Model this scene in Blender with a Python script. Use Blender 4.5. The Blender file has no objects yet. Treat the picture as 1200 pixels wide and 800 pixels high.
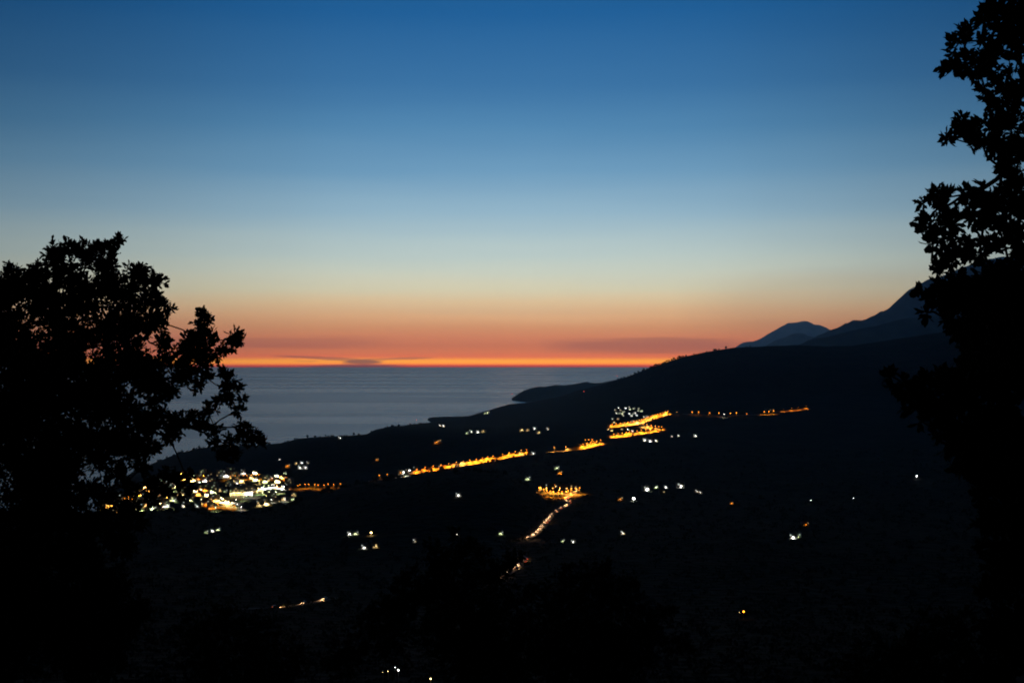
import bpy, bmesh, math, random
import numpy as np
from mathutils import Vector, Matrix
from mathutils.bvhtree import BVHTree

random.seed(7)
RNG = np.random.default_rng(11)
sc = bpy.context.scene
COL = sc.collection
R = math.radians
H = 250.0            # eye height above the sea, metres
F = 1666.7           # focal length in pixels of a 1200 px wide frame (50 mm)
PITCH = R(0.80)
CP, SP = math.cos(PITCH), math.sin(PITCH)

# ------------------------------------------------------------------ helpers
def ray(px, py):
    a, c = (px - 600.0) / F, (400.0 - py) / F
    return Vector((a, CP - SP * c, SP + CP * c))

def at(px, py, Y):
    v = ray(px, py)
    return Vector((v.x / v.y * Y, Y, H + v.z / v.y * Y))

def slope(py):
    c = (400.0 - np.asarray(py, float)) / F
    return (SP + CP * c) / (CP - SP * c)

def tag(o, label=None, cat=None, group=None, kind=None):
    if label: o['label'] = label
    if cat: o['category'] = cat
    if group: o['group'] = group
    if kind: o['kind'] = kind
    return o

def empty(name, loc=(0, 0, 0), rz=0.0):
    o = bpy.data.objects.new(name, None)
    o.empty_display_size = 0.5
    o.location = loc
    o.rotation_euler = (0, 0, rz)
    COL.objects.link(o)
    return o

class MB:
    """collects boxes, tubes, rings into ONE mesh"""
    def __init__(s):
        s.v, s.f = [], []
    def add(s, vs, fs):
        b = len(s.v)
        s.v += [tuple(p) for p in vs]
        s.f += [tuple(i + b for i in q) for q in fs]
        return s
    def box(s, c, d, taper=1.0):
        x, y, z = c; a, b, h = d[0] / 2, d[1] / 2, d[2] / 2
        t = taper
        vs = [(x-a, y-b, z-h), (x+a, y-b, z-h), (x+a, y+b, z-h), (x-a, y+b, z-h),
              (x-a*t, y-b*t, z+h), (x+a*t, y-b*t, z+h), (x+a*t, y+b*t, z+h), (x-a*t, y+b*t, z+h)]
        return s.add(vs, [(3, 2, 1, 0), (4, 5, 6, 7), (0, 1, 5, 4), (1, 2, 6, 5), (2, 3, 7, 6), (3, 0, 4, 7)])
    def tube(s, p, q, r0, r1, n=6):
        p, q = Vector(p), Vector(q)
        d = (q - p)
        if d.length < 1e-6: return s
        d.normalize()
        u = d.orthogonal().normalized(); w = d.cross(u)
        vs = []
        for c, r in ((p, r0), (q, r1)):
            for k in range(n):
                a = 2 * math.pi * k / n
                vs.append(c + u * (r * math.cos(a)) + w * (r * math.sin(a)))
        fs = [(k, (k+1) % n, n + (k+1) % n, n + k) for k in range(n)]
        fs += [tuple(range(n - 1, -1, -1)), tuple(range(n, 2 * n))]
        return s.add(vs, fs)
    def ball(s, c, r, nu=8, nv=5, sq=1.0):
        vs = [(c[0], c[1], c[2] - r * sq)]
        for i in range(1, nv):
            t = math.pi * i / nv - math.pi / 2
            for k in range(nu):
                a = 2 * math.pi * k / nu
                vs.append((c[0] + r*math.cos(t)*math.cos(a), c[1] + r*math.cos(t)*math.sin(a), c[2] + r*sq*math.sin(t)))
        vs.append((c[0], c[1], c[2] + r * sq))
        fs = [(0, 1 + (k+1) % nu, 1 + k) for k in range(nu)]
        for i in range(nv - 2):
            a, b = 1 + i*nu, 1 + (i+1)*nu
            fs += [(a + k, a + (k+1) % nu, b + (k+1) % nu, b + k) for k in range(nu)]
        t = len(vs) - 1; a = 1 + (nv-2)*nu
        fs += [(a + k, a + (k+1) % nu, t) for k in range(nu)]
        return s.add(vs, fs)
    def mesh(s, name, mat):
        me = bpy.data.meshes.new(name)
        me.from_pydata(s.v, [], s.f)
        me.update()
        if mat: me.materials.append(mat)
        return me
    def build(s, name, mat, parent=None, bevel=0):
        o = bpy.data.objects.new(name, s.mesh(name, mat))
        COL.objects.link(o)
        if parent: o.parent = parent
        return o

def kids(o):
    return [c for c in CHILD.get(o.name, [])]
CHILD = {}
LAMP_GAIN = 3.0
def own(child, parent):
    child.parent = parent
    CHILD.setdefault(parent.name, []).append(child)
    return child
def link_copy(o):
    c = o.copy(); COL.objects.link(c); return c
def copy_tree(o, parent=None):
    c = link_copy(o)
    if parent is not None: own(c, parent)
    for ch in kids(o): copy_tree(ch, c)
    return c

# ------------------------------------------------------------------ materials
def mat(name, rgb, rough=0.9, spec=0.2, noise=0.0, scale=1.0, metal=0.0):
    m = bpy.data.materials.new(name); m.use_nodes = True
    nt = m.node_tree; b = nt.nodes['Principled BSDF']
    b.inputs['Base Color'].default_value = (*rgb, 1)
    b.inputs['Roughness'].default_value = rough
    b.inputs['Specular IOR Level'].default_value = spec
    b.inputs['Metallic'].default_value = metal
    if noise:
        tc = nt.nodes.new('ShaderNodeTexCoord')
        n = nt.nodes.new('ShaderNodeTexNoise'); n.inputs['Scale'].default_value = scale
        n.inputs['Detail'].default_value = 5
        cr = nt.nodes.new('ShaderNodeValToRGB')
        cr.color_ramp.elements[0].position = .3; cr.color_ramp.elements[1].position = .7
        cr.color_ramp.elements[0].color = (*[c * (1 - noise) for c in rgb], 1)
        cr.color_ramp.elements[1].color = (*[min(1, c * (1 + noise)) for c in rgb], 1)
        nt.links.new(tc.outputs['Object'], n.inputs['Vector'])
        nt.links.new(n.outputs['Fac'], cr.inputs['Fac'])
        nt.links.new(cr.outputs['Color'], b.inputs['Base Color'])
    return m

def glow(name, rgb, strength):
    m = bpy.data.materials.new(name); m.use_nodes = True
    nt = m.node_tree; b = nt.nodes['Principled BSDF']
    b.inputs['Base Color'].default_value = (*rgb, 1)
    b.inputs['Emission Color'].default_value = (*rgb, 1)
    b.inputs['Emission Strength'].default_value = strength
    m.cycles.emission_sampling = 'NONE'
    return m

RGB = {'o': (1.0, .29, .015), 'w': (1.0, .97, .90), 'y': (1.0, .68, .26), 'g': (.86, 1.0, .52), 'r': (1.0, .06, .03), 'a': (1.0, .42, .07)}
BULB = {k: glow('bulb_' + k, c, {'o': 11, 'w': 12, 'y': 11, 'g': 10, 'r': 9, 'a': 10}[k]) for k, c in RGB.items()}
WIN = {'y': glow('lit_window_warm', (1, .72, .34), .8), 'w': glow('lit_window_white', (.9, 1, .92), .7),
       'g': glow('lit_window_green', (.72, 1, .55), .5), 'o': glow('lit_window_orange', (1, .45, .1), .9)}
M = {
    'white': mat('white_render', (.62, .60, .56), .9, .2, .12, .6),
    'cream': mat('cream_render', (.52, .46, .36), .9, .2, .15, .6),
    'grey': mat('grey_concrete', (.33, .33, .33), .9, .2, .2, .5),
    'pink': mat('pink_render', (.48, .34, .28), .9, .2, .15, .6),
    'stone': mat('rough_stone', (.28, .25, .21), .95, .1, .35, .9),
    'tile': mat('roof_tile', (.22, .09, .05), .9, .2, .3, 1.5),
    'slab': mat('roof_slab', (.30, .29, .27), .9, .2, .2, .5),
    'glass': mat('dark_glass', (.015, .018, .022), .12, .5),
    'steel': mat('galvanised_steel', (.22, .22, .23), .5, .4, .1, 3, .6),
    'asphalt': mat('asphalt', (.085, .082, .078), .9, .2, .25, .3),
    'concrete': mat('pale_concrete', (.30, .28, .25), .9, .2, .2, .2),
    'bark': mat('oak_bark', (.030, .024, .018), .95, .1, .4, 8),
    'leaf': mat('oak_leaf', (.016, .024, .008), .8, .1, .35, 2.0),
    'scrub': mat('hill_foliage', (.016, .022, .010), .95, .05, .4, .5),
    'rubber': mat('tyre_rubber', (.02, .02, .02), .9),
    'paint1': mat('car_paint_silver', (.35, .36, .38), .35, .5),
    'paint2': mat('car_paint_dark', (.03, .035, .05), .3, .5),
    'paint3': mat('car_paint_red', (.25, .03, .025), .3, .5),
    'paint4': mat('car_paint_white', (.65, .65, .63), .35, .5),
}
LD = {}
LAMP_GAIN = 3.0
def spot_data(key, power, size=R(140), blend=.5, radius=.15):
    k = (key, power, size)
    if k not in LD:
        l = bpy.data.lights.new('lamp_light', 'SPOT')
        l.energy = power * LAMP_GAIN; l.color = RGB[key]; l.spot_size = size; l.spot_blend = blend
        l.shadow_soft_size = radius
        LD[k] = l
    return LD[k]

# ------------------------------------------------------------------ terrain
def ip(px, *pts):
    return np.interp(px, [p[0] for p in pts], [p[1] for p in pts])

R1 = ((-300, 640), (0, 600), (90, 575), (140, 560), (180, 545), (205, 535), (230, 527), (260, 523), (300, 523), (330, 520), (350, 514), (380, 511.5),
      (400, 511), (430, 509), (440, 504.5), (460, 502), (490, 503), (530, 506), (580, 507), (620, 504), (660, 502), (700, 500), (1200, 499))
R2 = ((470, 520), (490, 503), (499, 493), (505, 490.8), (530, 489.5), (560, 486), (575, 482.5), (585, 480), (595, 482.5), (620, 475.5), (660, 463), (700, 451.5), (730, 443),
      (760, 432), (780, 425), (800, 418), (830, 411.5), (860, 407), (900, 405), (930, 404.5), (970, 406), (1000, 405), (1050, 397), (1100, 390), (1200, 372), (1500, 350))
R3 = ((585, 500), (594, 475), (599.5, 467.5), (607, 462), (612, 458.5), (620, 455.5), (630, 453), (640, 452.8), (645, 451.5), (651, 450.3), (662, 451), (672, 450), (680, 448.5), (687, 447), (693, 448.5), (700, 448.8),
      (706, 448), (712, 446.5), (722, 444.3), (740, 443.5), (800, 441), (1500, 440))
def column_knots(px):
    z = lambda py, Y: H + Y * slope(py)
    one = np.ones_like(px)
    K = []
    def add(Y, zz): K.append((Y * one if np.isscalar(Y) else Y, np.maximum(zz * one, -30)))
    add(80, 212); add(250, 172)
    add(450, z(800 * one, 450))
    add(850, z(703 * one, 850))
    add(1150, z(ip(px, (0, 652), (400, 650), (600, 640), (1200, 642)), 1150))
    y5 = 1550
    add(y5, z(ip(px, (-200, 612), (100, 606), (180, 600), (240, 603), (300, 604), (340, 595), (400, 573), (435, 566), (470, 562), (500, 554), (540, 552),
                 (590, 556), (615, 572), (640, 590), (700, 598), (1200, 600)), y5))
    y6 = ip(px, (430, 2050), (640, 1830), (700, 1830))
    add(y6, z(ip(px, (-200, 625), (380, 618), (430, 590), (470, 573), (560, 567), (620, 572), (640, 575), (1200, 577)), y6))
    add(2700, z(ip(px, (-200, 640), (0, 610), (100, 588), (150, 567), (200, 557), (400, 557), (435, 556), (500, 545), (560, 537), (620, 529.5), (700, 521), (1200, 522)), 2700))
    add(3150, z(ip(px, *R1), 3150))
    add(4000, np.where(px < 455, ip(px, (425, -30), (440, 25), (455, 62)), z(ip(px, (455, 501.7), (480, 497.8), (505, 495.3), (530, 494.3), (560, 493), (590, 491), (620, 487.5), (660, 481), (700, 475), (760, 472.5), (800, 468), (1200, 462)), 4000)))
    add(ip(px, (600, 5650), (760, 4450)), np.where(px < 600, ip(px, (498, -30), (503, -6), (514, 3), (535, 15), (560, 45), (600, 84)), z(ip(px, (600, 486), (620, 482), (700, 463), (760, 451), (800, 441), (860, 430), (1000, 428), (1200, 410)), 4450)))
    y10 = ip(px, (540, 6050), (600, 5900), (760, 4950))
    add(y10, z(ip(px, *R2), y10))
    add(7300, ip(px, (690, -30), (740, 20), (800, 150), (1200, 260))); add(8550, ip(px, (606, -30), (622, 0), (645, 45), (690, 80), (740, 70), (800, 130), (1200, 220)))
    add(9300, z(ip(px, *R3), 9300))
    add(10900, ip(px, (780, -30), (860, 60)))
    add(11600, ip(px, (780, -30), (860, 20)))
    return K

PXG = np.arange(-900, 2101, 3.0)
YG = np.concatenate([np.geomspace(80, 1200, 70, endpoint=False), np.geomspace(1200, 11600, 260)])
def pchip_cols(K, yq):
    Y = np.array([k[0] for k in K]); Z = np.array([k[1] for k in K])
    h = np.diff(Y, axis=0); d = np.diff(Z, axis=0) / h
    m = np.zeros_like(Z)
    w1 = 2 * h[1:] + h[:-1]; w2 = h[1:] + 2 * h[:-1]
    same = d[1:] * d[:-1] > 0
    with np.errstate(divide='ignore', invalid='ignore'):
        hm = (w1 + w2) / (w1 / d[:-1] + w2 / d[1:])
    m[1:-1] = np.where(same, hm, 0)
    m[0], m[-1] = d[0], d[-1]
    out = np.zeros((len(yq), Y.shape[1]))
    for j, y in enumerate(yq):
        i = np.clip((Y <= y).sum(0) - 1, 0, len(K) - 2)
        c = np.arange(Y.shape[1])
        t = np.clip((y - Y[i, c]) / h[i, c], 0, 1)
        h00 = 2*t**3 - 3*t**2 + 1; h10 = t**3 - 2*t**2 + t; h01 = -2*t**3 + 3*t**2; h11 = t**3 - t**2
        out[j] = h00*Z[i, c] + h10*h[i, c]*m[i, c] + h01*Z[i+1, c] + h11*h[i, c]*m[i+1, c]
    return out
ZT = pchip_cols(column_knots(PXG), YG)

PERM = RNG.random((256, 256))
def vnoise(x, y):
    xi, yi = np.floor(x).astype(int), np.floor(y).astype(int)
    fx, fy = x - xi, y - yi
    fx, fy = fx*fx*(3-2*fx), fy*fy*(3-2*fy)
    g = lambda i, j: PERM[i % 256, j % 256]
    return (g(xi, yi)*(1-fx) + g(xi+1, yi)*fx)*(1-fy) + (g(xi, yi+1)*(1-fx) + g(xi+1, yi+1)*fx)*fy - .5
def height(x, y):
    x, y = np.asarray(x, float), np.asarray(y, float)
    near = np.interp(y, [-60, -10, 0, 5, 10, 20, 40, 80], [262, 250, 248.3, 247.6, 245.8, 240.5, 230, 212])
    yy = np.clip(y, 80, 11599)
    px = np.clip(600 + F * x / yy, PXG[0], PXG[-1] - 1e-3)
    iy = np.clip(np.searchsorted(YG, yy) - 1, 0, len(YG) - 2)
    ty = (yy - YG[iy]) / (YG[iy+1] - YG[iy])
    ix = np.clip(((px - PXG[0]) / 3).astype(int), 0, len(PXG) - 2)
    tx = (px - PXG[ix]) / 3
    z = (ZT[iy, ix]*(1-tx) + ZT[iy, ix+1]*tx)*(1-ty) + (ZT[iy+1, ix]*(1-tx) + ZT[iy+1, ix+1]*tx)*ty
    z = np.where(y < 80, near, z)
    w = np.clip((y - 60) / 900, 0, 1)
    n = 3.2*vnoise(x/260+7, y/260) + 2.2*vnoise(x/110, y/110+3) + 1.4*vnoise(x/45+9, y/45) + 1.0*vnoise(x/20, y/20)
    far = np.clip((y - 3500) / 4000, 0, 1)
    n = n + far * (7*vnoise(x/420, y/420) + 5*vnoise(x/150, y/150))
    damp = np.clip((z + 10) / 40, .1, 1)
    return z + n * w * damp + .25*vnoise(x/3, y/3)*np.clip(1-y/80, 0, 1)

rows = np.concatenate([np.linspace(-50, 20, 22, endpoint=False), np.geomspace(20, 1100, 90, endpoint=False), np.geomspace(1100, 11500, 330)])
NC = 560
us = np.linspace(-1, 1, NC)
us = np.sign(us) * (0.55*np.abs(us) + .45*np.abs(us)**2.2)
YY, UU = np.meshgrid(rows, us, indexing='ij')
XX = UU * (.74*np.maximum(YY, 0) + 50)
ZZ = height(XX, YY)
verts = np.stack([XX, YY, ZZ], -1).reshape(-1, 3)
idx = np.arange(len(rows)*NC).reshape(len(rows), NC)
faces = np.stack([idx[:-1, :-1], idx[:-1, 1:], idx[1:, 1:], idx[1:, :-1]], -1).reshape(-1, 4)

def grid_mesh(name, verts, faces, material, smooth=True):
    me = bpy.data.meshes.new(name)
    me.vertices.add(len(verts)); me.vertices.foreach_set('co', np.asarray(verts, np.float32).ravel())
    k = faces.shape[1]
    me.loops.add(faces.size); me.loops.foreach_set('vertex_index', faces.astype(np.int32).ravel())
    me.polygons.add(len(faces))
    me.polygons.foreach_set('loop_start', np.arange(0, faces.size, k, dtype=np.int32))
    me.polygons.foreach_set('loop_total', np.full(len(faces), k, np.int32))
    me.update(calc_edges=True); me.validate()
    if smooth: me.polygons.foreach_set('use_smooth', np.ones(len(faces), bool))
    me.materials.append(material)
    return me

def hill_material():
    m = bpy.data.materials.new('maquis_hillside'); m.use_nodes = True
    nt = m.node_tree; b = nt.nodes['Principled BSDF']
    b.inputs['Roughness'].default_value = .95; b.inputs['Specular IOR Level'].default_value = .05
    tc = nt.nodes.new('ShaderNodeTexCoord')
    n1 = nt.nodes.new('ShaderNodeTexNoise'); n1.inputs['Scale'].default_value = .012; n1.inputs['Detail'].default_value = 9; n1.inputs['Roughness'].default_value = .62
    n2 = nt.nodes.new('ShaderNodeTexVoronoi'); n2.inputs['Scale'].default_value = .11
    cr = nt.nodes.new('ShaderNodeValToRGB'); e = cr.color_ramp.elements
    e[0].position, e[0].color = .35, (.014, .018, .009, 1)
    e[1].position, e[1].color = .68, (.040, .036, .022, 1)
    mx = nt.nodes.new('ShaderNodeMix'); mx.data_type = 'RGBA'; mx.blend_type = 'MULTIPLY'; mx.inputs[0].default_value = .45
    L = nt.links.new
    L(tc.outputs['Object'], n1.inputs['Vector']); L(tc.outputs['Object'], n2.inputs['Vector'])
    L(n1.outputs['Fac'], cr.inputs['Fac']); L(cr.outputs['Color'], mx.inputs[6]); L(n2.outputs['Color'], mx.inputs[7])
    sp = nt.nodes.new('ShaderNodeSeparateXYZ'); L(tc.outputs['Object'], sp.inputs[0])
    def ramp(sock, a, c, v0, v1):
        r = nt.nodes.new('ShaderNodeMapRange'); r.interpolation_type = 'SMOOTHSTEP'
        for i, q in ((1, a), (2, c), (3, v0), (4, v1)): r.inputs[i].default_value = q
        L(sock, r.inputs['Value']); return r.outputs[0]
    def mul(p, q, op='MULTIPLY'):
        n = nt.nodes.new('ShaderNodeMath'); n.operation = op; L(p, n.inputs[0]); L(q, n.inputs[1]); return n.outputs[0]
    painted_haze = mul(mul(ramp(sp.outputs['Y'], 2750, 3600, 0, .45), ramp(sp.outputs['X'], -100, 500, 1, 0)), mul(ramp(sp.outputs['Y'], 7300, 8300, 0, 1), ramp(sp.outputs['X'], 700, 1300, 1, 0)), 'MAXIMUM')  # paler ground on cape and headland paints in sea haze and town glow
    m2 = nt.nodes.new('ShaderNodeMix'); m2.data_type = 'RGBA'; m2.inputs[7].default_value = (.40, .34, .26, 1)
    L(painted_haze, m2.inputs[0]); L(mx.outputs[2], m2.inputs[6]); L(m2.outputs[2], b.inputs['Base Color'])
    bp = nt.nodes.new('ShaderNodeBump'); bp.inputs['Strength'].default_value = .8; bp.inputs['Distance'].default_value = 4
    L(n2.outputs['Distance'], bp.inputs['Height']); L(bp.outputs['Normal'], b.inputs['Normal'])
    return m
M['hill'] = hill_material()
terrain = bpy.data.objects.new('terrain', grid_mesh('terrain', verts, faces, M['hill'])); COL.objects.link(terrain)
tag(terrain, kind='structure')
BVH = BVHTree.FromPolygons([tuple(v) for v in verts.tolist()], [tuple(f) for f in faces.tolist()])
EYE = Vector((0, 0, H))
def ground(px, py):
    """where the sight line through this point of the photograph meets the land"""
    for k in range(24):
        hit = BVH.ray_cast(EYE, ray(px, py + k*.7).normalized())
        if hit[0] is not None and hit[0].z > .2: return hit[0]
    return None
def drop(x, y):
    h = BVH.ray_cast(Vector((x, y, 3000)), Vector((0, 0, -1)))
    return h[0].z if h[0] is not None else 0.0
def foot(px, py, h):
    """base on the land of a thing of height h whose top shows at px, py"""
    g = ground(px, py)
    if g is None: return None
    g2 = g
    for _ in range(3):
        q = ground(px, py + h * F / g2.y)
        if q is None: return g2
        g2 = q
    return g2

# sea
def sea_material():
    m = bpy.data.materials.new('sea_water'); m.use_nodes = True
    nt = m.node_tree; b = nt.nodes['Principled BSDF']; L = nt.links.new
    b.inputs['Base Color'].default_value = (.012, .022, .034, 1)
    b.inputs['IOR'].default_value = 1.33
    tc = nt.nodes.new('ShaderNodeTexCoord')
    mp = nt.nodes.new('ShaderNodeMapping'); mp.inputs['Scale'].default_value = (.00016, .0007, 1)
    n = nt.nodes.new('ShaderNodeTexNoise'); n.inputs['Scale'].default_value = 1; n.inputs['Detail'].default_value = 7; n.inputs['Roughness'].default_value = .6
    mr = nt.nodes.new('ShaderNodeMapRange'); mr.inputs[1].default_value = .35; mr.inputs[2].default_value = .65
    mr.inputs[3].default_value = SEA_R[0]; mr.inputs[4].default_value = SEA_R[1]
    L(tc.outputs['Object'], mp.inputs['Vector']); L(mp.outputs['Vector'], n.inputs['Vector'])
    L(n.outputs['Fac'], mr.inputs['Value'])
    sx = nt.nodes.new('ShaderNodeSeparateXYZ'); L(tc.outputs['Object'], sx.inputs[0])
    dv = nt.nodes.new('ShaderNodeMath'); dv.operation = 'DIVIDE'; dv.inputs[1].default_value = 60000; L(sx.outputs['Y'], dv.inputs[0])
    rp = nt.nodes.new('ShaderNodeValToRGB')      # ruffled open water outside, calmer in the lee of the cape
    st = ((.08, .27), (.105, .255), (.13, .13), (.16, .145), (.22, .38), (.34, .44), (.6, .40), (1, .28))
    e = rp.color_ramp.elements
    for i, (p, v) in enumerate(st):
        q = e[0] if i == 0 else e[1] if i == len(st)-1 else e.new(p)
        if i in (0, len(st)-1): q.position = p
        q.color = (v, v, v, 1)
    L(dv.outputs[0], rp.inputs['Fac'])
    sm = nt.nodes.new('ShaderNodeMath'); L(mr.outputs[0], sm.inputs[0]); L(rp.outputs['Color'], sm.inputs[1]); L(sm.outputs[0], b.inputs['Roughness'])
    w = nt.nodes.new('ShaderNodeTexNoise'); w.inputs['Scale'].default_value = .09; w.inputs['Detail'].default_value = 3
    bp = nt.nodes.new('ShaderNodeBump'); bp.inputs['Strength'].default_value = .35; bp.inputs['Distance'].default_value = 1.2
    L(tc.outputs['Object'], w.inputs['Vector']); L(w.outputs['Fac'], bp.inputs['Height']); L(bp.outputs['Normal'], b.inputs['Normal'])
    return m
SEA_R = (-.02, .03)
M['sea'] = sea_material()
sx = np.linspace(-46000, 46000, 24); sy = np.concatenate([[1200], np.geomspace(2000, 60000, 30)])
SX, SY = np.meshgrid(sx, sy)
sid = np.arange(SX.size).reshape(SX.shape)
sf = np.stack([sid[:-1, :-1], sid[:-1, 1:], sid[1:, 1:], sid[1:, :-1]], -1).reshape(-1, 4)
sea = bpy.data.objects.new('sea', grid_mesh('sea', np.stack([SX, SY, 0*SX], -1).reshape(-1, 3), sf, M['sea'])); COL.objects.link(sea)
tag(sea, kind='structure')

# far mountains
def mountain(name, pts, Y0, depth, base, seed):
    p0, p1 = pts[0][0], pts[-1][0]
    px = np.arange(p0, p1 + .1, 1.6)
    jag = 1.5*vnoise(px/11+seed, 0*px+seed) + 1.1*vnoise(px/4.5+seed, 0*px+2.5*seed)
    t = np.linspace(-1, 1, 61)
    T, PX = np.meshgrid(t, px, indexing='ij')
    zr = H + Y0 * slope(np.interp(PX, [p[0] for p in pts], [p[1] for p in pts]) + jag[None])
    Y = Y0 + T * depth
    X = (PX - 600) / F * Y0
    s = Y0 / 10000
    fall = 1 - np.abs(T)**.9
    rid = np.abs(vnoise(X/(520*s)+seed, Y/(900*s)))*2 + .5*np.abs(vnoise(X/(200*s), Y/(340*s)+seed))*2
    Z = base + (zr - base) * np.clip(fall - .38*rid*np.minimum(1, np.abs(T)*4)*(1-np.abs(T)), 0, 1)
    Z += s * (14*vnoise(X/(150*s), Y/(150*s)+seed) + 7*vnoise(X/(60*s)+seed, Y/(60*s))) * .8
    v = np.stack([X, Y, Z], -1).reshape(-1, 3)
    i = np.arange(T.size).reshape(T.shape)
    f = np.stack([i[:-1, :-1], i[:-1, 1:], i[1:, 1:], i[1:, :-1]], -1).reshape(-1, 4)
    o = bpy.data.objects.new(name, grid_mesh(name, v, f, M['rock'])); COL.objects.link(o)
    tag(o, kind='structure')
M['rock'] = mat('bare_rock', (.075, .068, .058), .95, .05, .4, .004)
mountain('mountain', ((930, 420), (945, 403), (955, 395), (965, 390), (975, 385.5), (985, 382), (1000, 376.5), (1007, 375.5), (1012, 375.5), (1025, 370), (1032, 364.5), (1036, 363.5), (1040, 361.5), (1050, 353.5), (1062, 343), (1075, 334),
         (1085, 329.5), (1095, 327), (1120, 318), (1160, 303), (1200, 300), (1260, 310), (1400, 330), (1700, 360)), 19000, 3500, 0, 3)
mountain('mountain', ((840, 424), (862, 406), (871, 402.5), (882, 401), (900, 391), (912, 384), (925, 378), (940, 377), (947, 377), (955, 379.5), (960, 380), (972, 386), (990, 392), (1010, 400), (1060, 415)), 46000, 7000, 0, 11)
mountain('mountain', ((885, 415), (900, 402.5), (910, 397.5), (920, 395), (927, 392), (935, 390.5), (942, 391), (947, 394), (956, 395.5), (975, 402), (1010, 408)), 27000, 4000, 0, 23)
mountain('mountain', ((915, 420), (930, 407), (947, 398), (975, 392.5), (1012, 385.5), (1037, 380), (1062, 373.5), (1100, 368), (1150, 355), (1250, 345), (1400, 350), (1700, 380)), 12000, 2500, 0, 31)

# ------------------------------------------------------------------ world
SUN_AZ = R(0.5)
LIN = lambda c: tuple(((v/255+.055)/1.055)**2.4 if v/255 > .04045 else v/255/12.92 for v in c)
def world():
    w = bpy.data.worlds.new('World'); sc.world = w; w.use_nodes = True
    nt = w.node_tree; L = nt.links.new; N = nt.nodes.new
    out = nt.nodes['World Output']; bg = nt.nodes['Background']
    sky = N('ShaderNodeTexSky'); sky.sky_type = 'NISHITA'; sky.sun_disc = False
    sky.sun_elevation = R(-1.0); sky.sun_rotation = SUN_AZ; sky.altitude = 250
    L(sky.outputs['Color'], bg.inputs['Color']); bg.inputs['Strength'].default_value = SKY_N
    tc = N('ShaderNodeTexCoord'); sp = N('ShaderNodeSeparateXYZ'); L(tc.outputs['Generated'], sp.inputs[0])
    def mth(op, a, b=None, c=None):
        n = N('ShaderNodeMath'); n.operation = op
        for i, q in enumerate((a, b, c)):
            if q is None: continue
            if isinstance(q, (int, float)): n.inputs[i].default_value = q
            else: L(q, n.inputs[i])
        return n.outputs[0]
    el = mth('MULTIPLY', mth('ARCSINE', sp.outputs['Z']), 180/math.pi)
    az = mth('MULTIPLY', mth('ARCTAN2', sp.outputs['X'], sp.outputs['Y']), 180/math.pi)
    # slow unevenness of the twilight bands
    mp = N('ShaderNodeCombineXYZ'); L(mth('MULTIPLY', az, .07), mp.inputs[0]); L(mth('MULTIPLY', el, .9), mp.inputs[1])
    nz = N('ShaderNodeTexNoise'); nz.inputs['Scale'].default_value = 1.0; nz.inputs['Detail'].default_value = 3; L(mp.outputs[0], nz.inputs['Vector'])
    wob = mth('MULTIPLY', mth('SUBTRACT', nz.outputs['Fac'], .5), .5)
    elw = mth('ADD', el, mth('MULTIPLY', wob, mth('MINIMUM', mth('MAXIMUM', mth('SUBTRACT', el, .7), 0), 1)))
    u = mth('DIVIDE', mth('ADD', elw, 1.0), 21.0)      # -1 .. 20 degrees
    cr = N('ShaderNodeValToRGB'); cr.color_ramp.interpolation = 'B_SPLINE' if False else 'LINEAR'
    els = cr.color_ramp.elements
    while len(els) > 1: els.remove(els[-1])
    lin = LIN
    for i, (e, c) in enumerate(SKY):
        p = (e + 1) / 21
        q = els[0] if i == 0 else els.new(p)
        q.position = p; q.color = (*[v * .5 for v in lin(c)], 1)
    L(u, cr.inputs['Fac'])
    # above 20 degrees the dome keeps darkening
    up = N('ShaderNodeMapRange'); up.interpolation_type = 'SMOOTHSTEP'; up.inputs[1].default_value = 14; up.inputs[2].default_value = 50; up.inputs[3].default_value = 1; up.inputs[4].default_value = .10
    L(el, up.inputs['Value'])
    # away from the sunset the sky is dark
    aa = mth('ABSOLUTE', mth('SUBTRACT', az, math.degrees(SUN_AZ)))
    f = N('ShaderNodeFloatCurve')
    L(mth('DIVIDE', aa, 180.0), f.inputs['Value'])
    cu = f.mapping.curves[0]
    cu.points[0].location = (0, 1); cu.points[1].location = (1, .015)
    for x, y in ((5, .975), (10, .86), (15, .70), (20, .57), (30, .40), (50, .22), (100, .03)): cu.points.new(x/180, y)
    f.mapping.update()
    k = mth('MULTIPLY', mth('MULTIPLY', up.outputs[0], f.outputs[0]), 2.0)
    # thin cloud bars lying just above the sea horizon
    cb = N('ShaderNodeCombineXYZ'); L(mth('MULTIPLY', az, .22), cb.inputs[0]); L(mth('MULTIPLY', el, 7.0), cb.inputs[1])
    cn = N('ShaderNodeTexNoise'); cn.inputs['Scale'].default_value = 1.0; cn.inputs['Detail'].default_value = 5; L(cb.outputs[0], cn.inputs['Vector'])
    def bump(v, c, h):       # smooth hat
        d = mth('DIVIDE', mth('SUBTRACT', v, c), h)
        return mth('MAXIMUM', mth('SUBTRACT', 1, mth('MULTIPLY', d, d)), 0)
    bars = []
    for (a0, aw, e0, eh, sl, wt) in CLOUDS:
        ee = mth('SUBTRACT', mth('ADD', el, mth('MULTIPLY', mth('SUBTRACT', cn.outputs['Fac'], .5), min(.4, eh*2.2))), mth('MULTIPLY', mth('SUBTRACT', az, a0), sl))
        q = mth('MULTIPLY', bump(az, a0, aw), bump(ee, e0, eh))
        bars.append(mth('MULTIPLY', mth('MINIMUM', mth('MULTIPLY', q, 1.6), 1.0), wt))
    s = bars[0]
    for b in bars[1:]: s = mth('MAXIMUM', s, b)
    mx = N('ShaderNodeMix'); mx.data_type = 'RGBA'
    L(s, mx.inputs[0]); L(cr.outputs['Color'], mx.inputs[6]); mx.inputs[7].default_value = (*[v * .5 for v in lin((150, 84, 84))], 1)
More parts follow.
